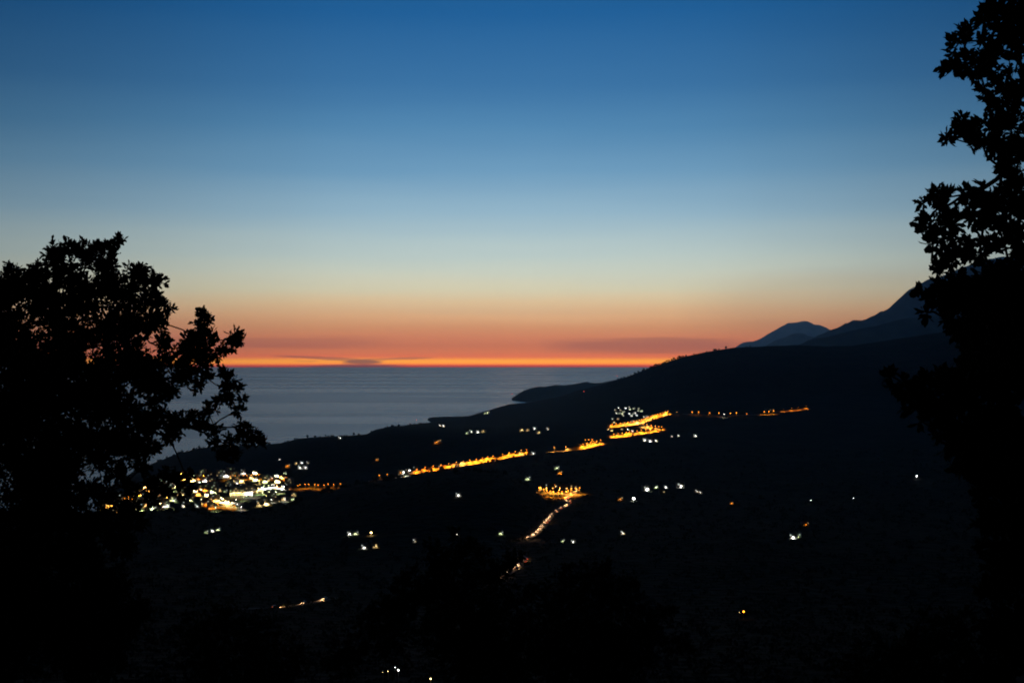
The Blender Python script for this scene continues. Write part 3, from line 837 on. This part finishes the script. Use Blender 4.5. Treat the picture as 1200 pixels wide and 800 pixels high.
r_left = road('road', [(270, 714), (305, 713), (345, 710), (370, 705), (396, 700)], 4.5)

def road_wall(S, off, hgt, label, a=0.0, b=1.0):
    """added concrete wall uphill of a road, catching lamplight as a continuous band"""
    i0, i1 = int(a*(len(S)-1)), int(b*(len(S)-1))
    mb = MB(); vs = []
    for i in range(i0, i1+1):
        t = S[min(i+1, len(S)-1)]-S[max(i-1, 0)]; t.z = 0; t.normalize()
        n = Vector((-t.y, t.x, 0))
        if n.y < 0: n = -n
        p = S[i] + n*off; q = S[i] + n*(off+.5)
        h = hgt*(1+.3*math.sin(i*.9)+.5*math.sin(i*.23)**3)
        vs += [(p.x, p.y, p.z-2), (p.x, p.y, p.z+h), (q.x, q.y, p.z+h), (q.x, q.y, p.z-2)]
    n = i1-i0+1
    fs = []
    for i in range(n-1):
        for k in range(4): fs.append((4*i+k, 4*i+(k+1) % 4, 4*i+4+(k+1) % 4, 4*i+4+k))
    fs += [(3, 2, 1, 0), (4*n-4, 4*n-3, 4*n-2, 4*n-1)]
    mb.add(vs, fs)
    o = mb.build('lamplight_wall', M['concrete']); tag(o, label, 'wall')  # added wall, put in so the lamps light an unbroken strip
road_wall(r_main, 6.2, 3.0, 'long pale added wall catching lamplight behind the straight lit road', .28, 1)
road_wall(r_bend, 6.2, 3.0, 'pale added wall catching lamplight behind the lit road bend', .25, 1)
road_wall(r_low, 6.2, 3.0, 'pale added wall catching lamplight behind the lowest village street')
road_wall(r_mid, 5.6, 2.0, 'short pale added wall catching lamplight behind the middle village street')
road_wall(r_up, 6.2, 3.0, 'pale added wall catching lamplight behind the top village street')
road_wall(r_row, 5.4, 2.2, 'low added wall catching lamplight behind the reddish road beyond the lamp trio', .62, 1)

def along(pts, step, j=0.0):
    for x, y in polyline(pts, step):
        yield x+random.uniform(-j, j), y+random.uniform(-j, j)*.5

def walk(S, gap, a=0.0, b=1.0, jit=0.0):
    i0, i1 = int(a*(len(S)-1)), int(b*(len(S)-1))
    acc = gap*.5
    for i in range(i0+1, i1):
        acc += (S[i]-S[i-1]).length
        if acc >= gap:
            acc = random.uniform(-jit, jit)
            t = S[i+1]-S[i-1]; t.z = 0; t.normalize()
            n = Vector((-t.y, t.x, 0))
            yield S[i], (n if n.y >= 0 else -n)
def lamp_at(p, n, col, label, group, hgt, r, power):
    global NL
    t = lamp_template(col, hgt, r, power, 'lamp')
    o = t[0] if not t[1] else copy_tree(t[0])
    t[1] = True
    o.location = p; o.rotation_euler = (0, 0, math.atan2(-n.x, n.y))
    for q in ('label', 'category', 'group'):
        if q in o: del o[q]
    tag(o, label, 'street lamp', group); NL += 1
def lamps_on(S, gap, col, label, group, r=.5, power=20000, off=5.0, a=0.0, b=1.0, hgt=8.0):
    for p, n in walk(S, gap, a, b, gap*.25):
        lamp_at(p + n*off - Vector((0, 0, .1)), n, random.choice(col), label, group, hgt, r*random.choice((.8, 1, 1, 1.15)), power)
GR = 'street lamps along the lit hill road'; GV = 'street lamps of the hill village streets'
lamps_on(r_main, 26, 'oa', 'orange street lamp at the low end of the lit road by the floodlit yard', GR, .45, 9000, a=.02, b=.3)
lamps_on(r_main, 13, 'ooooa', 'orange street lamp on the long straight lit road climbing the hillside', GR, .42, 17000, a=.3, b=1)
lamps_on(r_bend, 24, 'aw', 'pale street lamp on the flat stretch before the road bend', GR, .45, 9000, b=.35)
lamps_on(r_bend, 15, 'o', 'orange street lamp at the road bend below the hill village', GR, .45, 17000, a=.35)
lamps_on(r_low, 13, 'o', 'orange street lamp on the lowest street of the hill village', GV, .55, 18000)
lamps_on(r_mid, 15, 'oa', 'orange street lamp on the middle street of the hill village', GV, .55, 15000)
lamps_on(r_up, 14, 'oooa', 'orange street lamp on the top street of the hill village', GV, .55, 18000)
lamps_on(r_row, 30, 'o', 'faint orange street lamp on the reddish road running up the dark hillside', GR, .28, 5000, off=3.5, a=.74, b=1)
for x, y in along([(686, 515), (694, 514.5)], 4): put_lamp(x, y, 'o', 'orange street lamp just above the road bend below the hill village', GR, r=.55, power=16000)
for i, (x, y) in enumerate(((793, 482.5), (811, 482.5), (818.5, 482.5), (831.5, 483.5), (842.5, 483.5), (856, 483.8), (863, 483.3), (875, 484.5))):
    put_lamp(x, y, 'o', 'orange street lamp in the spaced row on the dark hillside beyond the village', GR, r=.75 if i not in (0, 7) else .4, power=2500 if i not in (0, 7) else 800)
for x, y in ((895.5, 482), (901, 481.8), (906.5, 481.2)): put_lamp(x, y, 'o', 'orange street lamp of the close trio at the start of the reddish lit road', GR, r=.8, power=20000)
put_lamp(848.5, 485, 'w', 'single white street lamp in the orange row on the dark hillside', None, r=.6, power=5000)

# junction floodlit orange
road('pavement', [(633, 574.5), (641, 577), (652, 578), (664, 577.5), (672, 575.5)], 17, 'concrete')
for x, y in along([(631, 571), (645, 574.5), (658, 575.5), (678, 571.5)], 4, 1.5): put_lamp(x, y, 'o', 'orange street lamp around the floodlit junction above the car queue', 'lamps round the junction', power=22000, r=.5)
for x, y in along([(634, 570.5), (648, 571), (664, 571.5), (676, 572)], 6, .8): put_lamp(x, y, 'a', 'orange street lamp at the back of the floodlit junction', 'lamps round the junction', power=22000, r=.5)
put_lamp(650, 567.5, 'o', 'tall floodlight mast standing in the orange junction', None, hgt=12, r=.25, power=16000, kind='mast')

# houses along the lit roads
def road_houses(pts, n, keys, where, dy=(1, 3), s=.85, group='houses along the lit hill road'):
    L_ = polyline(pts, 1)
    for k in range(n):
        x, y = L_[int((k+.5)/n*len(L_)) % len(L_)]
        p = ground(x+random.uniform(-2, 2), y+random.uniform(*dy))
        if p is None: continue
        key = random.choice(keys)
        put_house(key, p - Vector((0, 0, .4)), random.uniform(-.6, .6), DESC[key] + ' ' + where, group, s*random.uniform(.85, 1.1))
PL = ['plain_c', 'plain_p', 'stone_d', 'plain_c']
def houses_on(S, gap, lo, hi, where, a=0.0, b=1.0, s=.85, group='houses along the lit hill road'):
    for p, n in walk(S, gap, a, b, gap*.3):
        q = p + n*random.uniform(lo, hi); q.z = drop(q.x, q.y) - .4
        key = random.choice(PL)
        put_house(key, q, math.atan2(-n.x, n.y) + random.uniform(-.3, .3), DESC[key] + ' ' + where, group, s*random.uniform(.85, 1.1))
houses_on(r_main, 16, 11, 14, 'behind the long straight lit road', .3)
houses_on(r_main, 44, 24, 34, 'uphill of the long straight lit road', .4)
houses_on(r_main, 70, -17, -13, 'on the near side of the straight lit road', .4, 1, .7)
houses_on(r_bend, 22, 12, 15, 'at the road bend below the hill village', .3)
houses_on(r_low, 18, 12, 15, 'on the lowest street of the hill village', group='houses on the village streets')
houses_on(r_mid, 24, 11, 14, 'on the middle street of the hill village', group='houses on the village streets')
houses_on(r_up, 19, 12, 15, 'on the top street of the hill village', group='houses on the village streets')
def trees_on(S, gap, lo, hi, label, group):
    for p, n in walk(S, gap, .25, 1, gap*.6):
        q = p + n*random.uniform(lo, hi); q.z = drop(q.x, q.y) - .5
        put_tree(random.choice((0, 1, 1, 2, 4)), q, random.uniform(.5, .85), label, group)
trees_on(r_main, 26, -12, -7, 'tree on the near verge of the long straight lit road', 'trees along the lit road')
trees_on(r_main, 30, 9, 24, 'tree among the houses behind the long straight lit road', 'trees along the lit road')
trees_on(r_low, 34, -12, -7, 'tree below the lowest street of the hill village', 'trees in the hill village')
trees_on(r_up, 34, -12, -7, 'tree below the top street of the hill village', 'trees in the hill village')
road_houses([(634, 571), (676, 571)], 10, PL, 'beside the orange floodlit junction', (-1, 2))
road_houses([(895, 482.5), (908, 481.5)], 3, PL, 'behind the lamp trio on the dark hillside', (-1, 0))
# white houses of the hill village
for (x, y) in ((725, 477), (721, 479.5), (722.5, 483), (726, 483.5), (729, 484), (731, 482), (733, 477.5), (730.5, 486), (737, 476.5), (737.5, 484), (743, 478), (742, 484), (744, 483), (746, 486), (748, 480.5), (748.5, 478), (755, 487.5), (758, 487), (738, 479), (727, 480), (740, 486.5),
               (724.5, 490), (718, 490), (720, 494), (713, 502), (717, 503), (729, 502), (736, 502), (745, 495), (742, 493), (752, 481), (741, 504), (721, 508)):
    key = random.choice(('villa_w', 'villa_w', 'villa_y', 'stone_w', 'villa_g'))
    p = foot(x, y, 3)
    if p: put_house(key, p - Vector((0, 0, .3)), random.uniform(-.4, .4), DESC[key] + ' atop the hill village', 'white houses of the hill village', random.uniform(.62, .74))

# scattered lit houses over the dark land: px, py, kind, scale, label
SC = [(553, 505, 'villa_w', 1.1, 'white villa with cold lamp first in the row below the bay'), (560, 505.5, 'villa_w', 1.0, 'white villa with cold lamp second in the row below the bay'), (567, 505, 'villa_y', 1.0, 'white villa with warm lamp last in the row below the bay'),
 (548, 507, 'villa_g', .9, 'white villa with greenish lamp beside the row below the bay'), (511, 517.5, 'villa_o', 1.1, 'cream villa with orange lamp alone below the row of white villas'), (515, 516.5, 'villa_o', 1.0, 'cream orange-lit villa uphill of its twin below the white villas'),
 (442, 538, 'villa_o', .7, 'small orange-lit house alone on the dark slope below the headland ridge'), (516, 498, 'stone_w', 1.0, 'small stone house with white lamp near the bay shore'), (520, 498.5, 'stone_w', 1.0, 'second small stone house with white lamp near the bay shore'),
 (612, 503.5, 'villa_y', 1.0, 'white villa with warm lamp on the saddle above the orange road'), (618, 503.5, 'villa_y', .9, 'second warm-lit villa on the saddle above the orange road'), (627, 501.5, 'villa_w', 1.0, 'white villa with cold lamp topmost on the saddle'), (631, 506.5, 'villa_y', 1.0, 'warm-lit villa lowest on the saddle'), (642, 502, 'stone_w', .9, 'dim stone house at the end of the saddle'),
 (568, 484, 'villa_g', 1.2, 'white villa with greenish lamp on the far shore of the bay'), (572, 483, 'villa_g', 1.2, 'second greenish-lit villa on the far shore of the bay'),
 (652, 548, 'villa_g', .9, 'greenish-lit house above the orange junction'), (657, 553.5, 'villa_o', .8, 'orange-lit house above the orange junction'), (619, 560, 'villa_g', .9, 'greenish-lit villa left of the orange junction'), (625, 530.5, 'villa_w', .9, 'white-lit house at the top end of the straight road'),
 (537, 579, 'villa_w', .6, 'small white-lit house alone on the dark hill below the straight road'), (410, 624.5, 'villa_w', .55, 'small white-lit house upper of the valley pair'), (417, 624, 'villa_g', .5, 'small greenish-lit house next to the upper valley pair'),
 (428, 640, 'villa_w', .6, 'small white-lit house lower in the dark valley'), (440, 639, 'villa_y', .6, 'small yellow-lit house lower in the dark valley'),
 (486, 633, 'stone_w', .5, 'tiny dim house in the middle of the dark valley'), (536, 625, 'stone_w', .45, 'tiny dim house below the black hill'), (587, 624, 'villa_g', .45, 'tiny green-lit house beside the car queue'),
 (727, 584, 'villa_o', .75, 'orange-lit house beside the dazzling white floodlight'), (757, 572, 'villa_w', 1.0, 'white-lit house above the dazzling white floodlight'), (768, 570, 'villa_g', .6, 'small greenish-lit house between two white-lit houses'), (780, 570, 'villa_w', .6, 'small white-lit house before the bright lamp at the terrace end'),
 (797, 568.5, 'villa_w', 1.1, 'brightest white-lit house at the end of the terrace'), (816, 575, 'stone_w', .7, 'small stone house with white lamp past the terrace'), (821, 576.5, 'stone_w', .6, 'last small stone house past the terrace'), (776, 577, 'stone_d', .8, 'dim stone house under the terrace'),
 (756, 515, 'villa_w', 1.0, 'white-lit house just below the lowest village street'), (762, 516, 'villa_w', .9, 'second white-lit house just below the lowest village street'), (769, 516, 'stone_w', .8, 'dim stone house just below the lowest village street'),
 (815, 510, 'villa_w', .9, 'white-lit house alone on the hillside below the lamp row'), (795, 510, 'stone_w', .7, 'dim stone house on the hillside below the lamp row'), (787, 511, 'stone_w', .6, 'dimmer stone house nearest the village on the hillside'),
 (660, 633, 'villa_g', .4, 'tiny greenish house past the car queue'), (672, 634, 'villa_w', .45, 'tiny white house past the car queue'), (729, 623.5, 'stone_w', .6, 'tiny dim house alone below the white floodlight'), (857, 589, 'villa_o', .4, 'tiny reddish-lit house alone on the dark slope'),
 (943, 614, 'villa_o', .65, 'orange-lit house just above the white farm'), (930, 628, 'villa_w', .7, 'white farm house of the lit pair on the lower slope'), (935, 627, 'villa_g', .6, 'greenish farm house of the lit pair on the lower slope'),
 
 (338, 545.5, 'villa_o', 1.1, 'orange-lit house on the slope above the seaside town'), (347, 542.5, 'villa_y', .7, 'small warm-lit house on the slope above the seaside town'), (354, 541.5, 'villa_w', .8, 'white-lit house topmost above the seaside town'), (361, 541.5, 'stone_w', .8, 'stone house with white lamp topmost above the seaside town'), (353, 547, 'villa_w', 1.1, 'bright white-lit house on the slope above the seaside town'), (358, 547, 'villa_w', 1.0, 'second bright white-lit house on the slope above the seaside town'),
 (328, 538, 'stone_w', .5, 'tiny white-lit house highest on the slope behind the town'), (334, 554, 'villa_g', .6, 'greenish-lit house between the town and the upper slope'),
 (399, 512.5, 'villa_w', 1.0, 'white-lit house on the crest of the headland ridge'), (272, 523, 'villa_y', .8, 'warm-lit house on the headland crest behind the oak twigs'),
 (243, 622.5, 'villa_g', .5, 'first tiny greenish house in the valley below the town'), (249, 621, 'villa_w', .5, 'second tiny house in the valley below the town'), (256, 619.5, 'villa_g', .5, 'third tiny greenish house in the valley below the town'),
]
for (x, y, key, s, lab) in SC:
    p = foot(x, y, 2.8*s)
    if p: put_house(key, p - Vector((0, 0, .3*s)), random.uniform(-.35, .35), lab, None, s)
# lone lamps low in the valley
for (x, y, c, r, pw, lab) in ((467, 783, 'w', .24, 3, 'white street lamp at the very bottom of the view, brightest of its short row'), (463.5, 780, 'w', .11, 1, 'small white street lamp just above the brightest bottom lamp'),
        (455, 784.5, 'y', .10, 1, 'dim street lamp in the short row at the bottom'), (449, 785.5, 'y', .07, 1, 'dimmer street lamp further along the bottom row'), (505, 793, 'y', .22, 3, 'street lamp standing alone at the bottom edge of the view'),
        (871, 715, 'o', .45, 12, 'orange street lamp alone in the lowest dark ground'), (866, 716, 'y', .09, 2, 'faint lamp beside the lone orange one in the lowest dark ground'), (104, 724, 'a', .16, 8, 'faint lamp beside the valley road at the foot of the bushy oak'),
        (1074, 557, 'w', .9, 200, 'lone white street lamp on the dark slope near the tall oak'), (950, 585.5, 'w', .3, 40, 'tiny street lamp on the dark slope above the farm'), (1000, 583, 'w', .3, 40, 'tiny street lamp on the dark slope under the lone lamp'),
        (21, 640, 'y', .7, 200, 'warm street lamp showing through the lower branches of the bushy oak'), (6, 642.5, 'o', .4, 100, 'orange street lamp at the edge of the view under the bushy oak')):
    put_lamp(x, y, c, lab, None, hgt=4.5, r=r, power=pw)
# big white floodlights
put_lamp(742.5, 583, 'w', 'dazzling white floodlight alone on the dark slope', None, hgt=4, r=1.5, power=5000, kind='mast')
put_lamp(797, 567.5, 'w', 'white floodlight over the house at the end of the terrace', None, hgt=4, r=.8, power=3000, kind='mast')
put_lamp(759, 572, 'w', 'white floodlight above the dazzling one', None, hgt=4, r=.6, power=2500, kind='mast')
put_lamp(435, 623, 'y', 'bright yellow floodlight in the dark valley', None, hgt=3, r=.9, power=1200, kind='mast')
put_lamp(473, 552.5, 'w', 'white floodlight over the yard by the low end of the lit road', None, hgt=9, r=1.1, power=20000, kind='mast')
put_lamp(480, 550.5, 'w', 'second white floodlight over the yard by the lit road', None, hgt=9, r=1.0, power=20000, kind='mast')
for x, y, k, w_ in ((470, 556, 'block_a', 'by the floodlit yard on the lit road'), (478, 555, 'block_d', 'between the two yard floodlights'), (487, 552, 'block_d', 'uphill of the floodlit yard')):
    p = ground(x, y)
    if p: put_house(k, p, .1, DESC[k] + ' ' + w_, None, .7, 'apartment block')

# ------------------------------------------------------------------ the seaside town
GT = 'buildings of the seaside town'
hotel_p = ground(283, 582)
def make_hotel(p):
    root = empty('hotel', p, .12)
    tag(root, 'large pale hotel floodlit from below in the middle of the seaside town', 'hotel')
    w, d, st = 38, 13, 5
    hr = random.Random(3)
    h = st*3.2+.4
    mb = MB(); mb.box((0, 0, h/2-2), (w, d, h+4)); own(mb.build('wall', M['cream']), root)
    rb = MB(); rb.box((0, 0, h+.2), (w+1, d+1, .4)); rb.box((9, 1, h+1.7), (8, 5, 2.6)); rb.box((-11, 2, h+1.3), (5, 4, 1.8))
    own(rb.build('roof', M['slab']), root)
    for r in range(st):
        bb = MB(); bb.box((0, -d/2-.75, r*3.2+.25), (w-.6, 1.4, .18)); bb.box((0, -d/2-1.42, r*3.2+.8), (w-.6, .06, .9))
        if r: own(bb.build('balcony', M['white']), root)
        for c in range(13):
            x = (c+.5)/13*w - w/2
            lit = hr.random() < (.5 if r else .85)
            wb = MB(); wb.box((x, -d/2-.02, r*3.2+1.75), (1.6, .12, 2.0))
            own(wb.build('window', WIN['y' if (r+c) % 3 else 'g'] if lit else M['glass']), root)
    return root
if hotel_p: make_hotel(hotel_p)
occupied = [(hotel_p.x, hotel_p.y, 26)] if hotel_p else []
def free(x, y, r):
    for (a, b, q) in occupied:
        if (x-a)**2 + (y-b)**2 < (r+q)**2: return False
    occupied.append((x, y, r)); return True
rt = random.Random(21)
nb = 0
tries = 0
while nb < 120 and tries < 4000:
    tries += 1
    x = rt.uniform(128, 345); lo = ip(x, (128, 588), (170, 566), (200, 557), (250, 553), (320, 555), (345, 566)); hi = ip(x, (128, 606), (200, 595), (280, 597), (310, 593), (345, 586))
    y = rt.uniform(lo, hi)
    p = ground(x, y)
    if p is None or p.y < 1900 or p.y > 3000: continue
    if 258 < x < 304 and 579 < y < 599: continue
    if 299 < x < 336 and 566 < y < 583: continue
    big = rt.random() < .55
    if not free(p.x, p.y, 8.5 if big else 6): continue
    hz = rt.uniform(-.4, .5)
    key = rt.choice(['block_a', 'block_b', 'block_c', 'block_d', 'block_a']) if big else rt.choice(['villa_y', 'villa_w', 'villa_o', 'villa_g', 'plain_p', 'plain_c', 'stone_w'])
    put_house(key, p - Vector((0, 0, .3)), hz, DESC[key] + ' in the seaside town', GT, rt.uniform(.75, 1.0), 'apartment block' if big else 'house')
    nb += 1
    if rt.random() < (.75 if big else .5):
        dv = Vector((math.sin(hz), -math.cos(hz), 0)); q = p + dv*(11 if big else 8.5)
        q.z = drop(q.x, q.y) - .1; c = rt.choice('yyyyggwaaoo')
        lamp_at(q, dv, c, {'w': 'cold white', 'g': 'greenish', 'y': 'warm yellow', 'a': 'amber', 'o': 'orange'}[c] + ' street lamp among the buildings of the seaside town', 'street lamps of the seaside town', 6.5, rt.choice((.18, .26, .26, .4)), rt.choice((4000, 8000, 14000, 28000)))
# town lamps
TL = 'street lamps of the seaside town'
for k in range(14):
    x = rt.uniform(150, 340); lo = ip(x, (150, 582), (200, 562), (320, 560), (340, 568)); hi = ip(x, (150, 594), (280, 594), (340, 584))
    y = rt.uniform(lo, hi); c = rt.choice('wggyyya')
    put_lamp(x, y, c, {'w': 'cold white', 'g': 'greenish', 'y': 'warm yellow', 'a': 'amber'}[c] + ' street lamp among the buildings of the seaside town', TL, hgt=7, r=.4, power=rt.choice((5000, 9000, 14000)))
for x, y in along([(266, 557.5), (285, 556.5), (300, 556), (316, 556.5)], 4, .7): put_lamp(x, y, 'o', 'orange street lamp on the upper street at the back of the seaside town', TL, power=16000, r=.42, ymin=1900)
for x, y in along([(302, 571), (318, 567.5), (333, 570)], 3.4, 1.2): put_lamp(x, y, rt.choice('wgy'), 'bright white lamp on the lit promenade beside the large hotel', TL, hgt=6, r=.5, power=22000, ymin=1900)
for x, y in along([(302, 576), (330, 574)], 6, 1): put_lamp(x, y, 'g', 'greenish lamp along the lower edge of the promenade beside the hotel', TL, hgt=6, r=.4, power=16000, ymin=1900)
if hotel_p:
    dv = Vector((math.sin(.12), -math.cos(.12), 0)); sv = Vector((math.cos(.12), math.sin(.12), 0))
    for k in range(7):
        q = hotel_p + sv*(-18+6*k) + dv*11.5; q.z = drop(q.x, q.y) - .1
        lamp_at(q, dv, 'y' if k < 5 else 'w', 'warm street lamp lighting the front of the large hotel' if k < 5 else 'white street lamp lighting the corner of the large hotel', 'lamps in front of the hotel', 11, .3, 4500 if k < 5 else 12000)
for x, y in along([(259, 583), (265, 586), (272, 588)], 3, 1): put_lamp(x, y, 'y', 'dazzling floodlight over the white court below the hotel', TL, hgt=8, r=1.0, power=40000, ymin=1900)
for x, y in along([(256, 590), (274, 592)], 6, .6): put_lamp(x, y, 'o', 'orange street lamp below the white court under the hotel', TL, hgt=6, r=.4, power=14000, ymin=1900)
for x, y in along([(348, 568), (362, 566.5), (374, 568), (385, 566.5), (398, 566.5)], 4.5, 1.2): put_lamp(x, y, 'o', 'orange street lamp on the road leaving the seaside town', TL, r=.42, power=9000, ymin=1900)
for x, y in ((312, 580), (318, 584.5), (325, 583), (334, 583.5), (352, 590.5), (348, 591.5), (283, 593), (278, 590)): put_lamp(x, y, rt.choice('wwy'), 'white street lamp on the lower edge of the seaside town', TL, hgt=6, r=.38, power=8000, ymin=1900)
for x, y in ((148, 580), (157, 585), (163, 576), (150, 592), (112, 597), (128, 598), (189, 573), (196, 582)): put_lamp(x, y, rt.choice('oya'), 'warm street lamp seen through the oak branches', TL, hgt=6, r=.45, power=8000, ymin=1900)
# paved court under the hotel
cp = ground(266, 590)
if cp:
    mb = MB(); mb.box((0, 0, 0), (24, 40, 1.0)); o = mb.build('pavement', M['concrete']); o.location = (cp.x, cp.y, max(drop(cp.x+a, cp.y+b) for a in (-10, 10) for b in (-18, 0, 18))+.1); tag(o, kind='structure')
cp = ground(317, 574)
if cp:
    mb = MB(); mb.box((0, 0, 0), (42, 60, 1.0)); o = mb.build('pavement', M['concrete']); o.location = (cp.x, cp.y, max(drop(cp.x+a, cp.y+b) for a in (-18, 18) for b in (-28, 0, 28))-.2); tag(o, kind='structure')

# ------------------------------------------------------------------ radio masts with red beacons
for (px, py, hgt, lab) in ((488, 492, 14, 'slim mast with red beacon on the point of the bay'), (600, 459.5, 30, 'slim mast with red beacon at the tip of the far cape'), (684, 458.5, 26, 'slim mast with red beacon on the flank of the far cape'), (723.5, 440.5, 22, 'slim mast with red beacon where the ridge meets the far cape')):
    p = foot(px, py, hgt)
    if p is None: continue
    o = empty('radio_mast', p); tag(o, lab, 'mast')
    mb = MB()
    for a in range(3):
        c, s = math.cos(a*2.094), math.sin(a*2.094)
        mb.tube((c*.9, s*.9, -2), (c*.25, s*.25, hgt), .12, .08, 5)
    for k in range(int(hgt/3)):
        z = k*3; r = .9-.65*z/hgt
        for a in range(3):
            q = lambda i, z_, r_: (math.cos(i*2.094)*r_, math.sin(i*2.094)*r_, z_)
            mb.tube(q(a, z, r), q(a+1, z+3, r-.65*3/hgt), .05, .05, 4)
    own(mb.build('lattice', M['steel']), o)
    bb = MB(); bb.ball((0, 0, hgt+.4), .5*p.y/4500); own(bb.build('beacon', BULB['r']), o)

# boat far out on the water
bp_ = at(417.5, 484, 6700)
bo = empty('fishing_boat', (bp_.x, H/-ray(417.5, 484).z*ray(417.5, 484).y*1.0 if False else 6560, 0)); tag(bo, 'tiny dark boat alone on the pale sea', 'boat')
mb = MB(); Lh = 4.5
sec = [(-Lh, 1.1, .0), (-2, 1.45, .0), (1.5, 1.4, .05), (3.6, .8, .25), (Lh+.6, .06, .55)]
for x, b, s in sec: mb.v += [(x, -b, 1.1+s), (x, -b*.6, -.3), (x, b*.6, -.3), (x, b, 1.1+s)]
for i in range(len(sec)-1):
    a = 4*i; mb.f += [(a, a+1, a+5, a+4), (a+1, a+2, a+6, a+5), (a+2, a+3, a+7, a+6), (a+3, a, a+4, a+7)]
mb.f += [(0, 3, 2, 1)]
own(mb.build('hull', M['paint2']), bo)
mb = MB(); mb.box((-1.2, 0, 2.0), (2.6, 1.7, 1.8), .85); own(mb.build('cabin', M['grey']), bo)
mb = MB(); mb.tube((-.2, 0, 2.6), (-.2, 0, 5.5), .06, .03, 5); own(mb.build('mast', M['steel']), bo)

# ------------------------------------------------------------------ cars
def make_car(paint, name='car'):
    root = empty(name)
    prof = [(-2.05, .35), (-2.1, .75), (-1.95, .92), (-1.35, 1.0), (-.95, 1.42), (.35, 1.45), (1.05, .98), (1.9, .82), (2.08, .62), (2.08, .35)]
    mb = MB(); n = len(prof)
    hw = [.82, .86, .86, .85, .66, .66, .85, .84, .80, .80]
    vs = [(x, -w, z) for (x, z), w in zip(prof, hw)] + [(x, w, z) for (x, z), w in zip(prof, hw)]
    fs = [tuple(range(n-1, -1, -1)), tuple(range(n, 2*n))] + [(i, (i+1) % n, n+(i+1) % n, n+i) for i in range(n)]
    mb.add(vs, fs); own(mb.build('body', M[paint]), root)
    for s in (-1, 1):
        g = MB(); g.add([(-1.05, s*.84, 1.02), (.8, s*.84, 1.02), (.30, s*.70, 1.36), (-.85, s*.70, 1.36)], [(0, 1, 2, 3)]); own(g.build('side_window', M['glass']), root)
    g = MB(); g.add([(1.07, -.74, 1.02), (1.07, .74, 1.02), (.45, .58, 1.41), (.45, -.58, 1.41)], [(0, 1, 2, 3)]); own(g.build('windscreen', M['glass']), root)
    for x in (-1.3, 1.3):
        for s in (-1, 1):
            g = MB(); g.tube((x, s*.70, .33), (x, s*.90, .33), .33, .33, 12); own(g.build('wheel', M['rubber']), root)
    for s in (-1, 1):
        g = MB(); g.box((2.07, s*.58, .66), (.10, .36, .18)); own(g.build('headlight', CARW), root)
        g = MB(); g.box((-2.09, s*.60, .78), (.08, .34, .16)); own(g.build('taillight', CARR), root)
    l = bpy.data.lights.new('headlight_beam', 'SPOT'); l.energy = 8000; l.color = (1, .52, .24); l.spot_size = R(95); l.spot_blend = .6; l.shadow_soft_size = .2
    lo = bpy.data.objects.new('headlight_beam', l); COL.objects.link(lo); lo.location = (2.2, 0, 1.0); lo.rotation_euler = (0, R(-48), 0); own(lo, root)
    return root
CARW = glow('headlight_glow', (1, .66, .36), 6); CARR = glow('taillight_glow', (1, .14, .05), 5)
CARS = [[make_car(p), False] for p in ('paint1', 'paint2', 'paint3', 'paint4')]
CN = ['silver', 'dark', 'red', 'white']
rc = random.Random(4)
def put_cars(S, gap, where, group, p_skip=0.0):
    acc = 0; last = S[0]
    for i in range(1, len(S)-1):
        acc += (S[i]-S[i-1]).length
        if acc < gap: continue
        acc = rc.uniform(-4, 3)
        if rc.random() < p_skip: continue
        t = S[i+1]-S[i-1]
        lane = 1 if rc.random() < .62 else -1
        d = math.atan2(t.y, t.x); sd = Vector((-math.sin(d), math.cos(d), 0))*1.7*lane
        k = rc.randrange(4); T_ = CARS[k]
        o = T_[0] if not T_[1] else copy_tree(T_[0])
        T_[1] = True
        o.location = S[i] - sd*1.0 + Vector((0, 0, .02)); o.rotation_euler = (0, -math.atan2(t.z, math.hypot(t.x, t.y))*lane*0, d if lane > 0 else d+math.pi)
        tag(o, CN[k] + ' car with lights on ' + where, 'car', group)
put_cars(r_cars, 11, 'in the queue winding down from the orange junction', 'cars queueing on the winding road')
put_cars(r_cars2, 11, 'on the lower bend of the winding road', 'cars on the lower bend')
print('LONG', [o['label'] for o in bpy.data.objects if 'label' in o and len(o['label'].split()) > 16][:8])
put_cars(r_left, 24, 'on the faint curving road at the bottom of the valley', 'cars on the valley road', .3)

for k, v in HT.items():
    if not v[1]: print('UNUSED', k)
for i, t in enumerate(TREES):
    if i not in TUSED:
        for c in kids(t): bpy.data.objects.remove(c)
        bpy.data.objects.remove(t)
for t in CARS:
    if not t[1]:
        for c in kids(t[0]): bpy.data.objects.remove(c)
        bpy.data.objects.remove(t[0])

# ------------------------------------------------------------------ camera and render settings
cam = bpy.data.cameras.new('camera'); cam.lens = 50; cam.sensor_width = 36; cam.clip_start = .1; cam.clip_end = 120000
co = bpy.data.objects.new('camera', cam); COL.objects.link(co)
co.location = EYE; co.rotation_euler = (R(90)+PITCH, 0, 0)
sc.camera = co
vs = sc.view_settings
vs.view_transform = 'Standard'; vs.look = 'None'; vs.exposure = 0; vs.gamma = 1; vs.use_curve_mapping = False
sc.cycles.max_bounces = 3; sc.cycles.diffuse_bounces = 1; sc.cycles.glossy_bounces = 1; sc.cycles.volume_bounces = 0
sc.cycles.sample_clamp_indirect = 1.0; sc.cycles.use_light_tree = True
sc.cycles.use_denoising = True
sc.cycles.filter_width = 1.9
print('lamps', NL, 'town', nb, 'objects', len(bpy.data.objects))
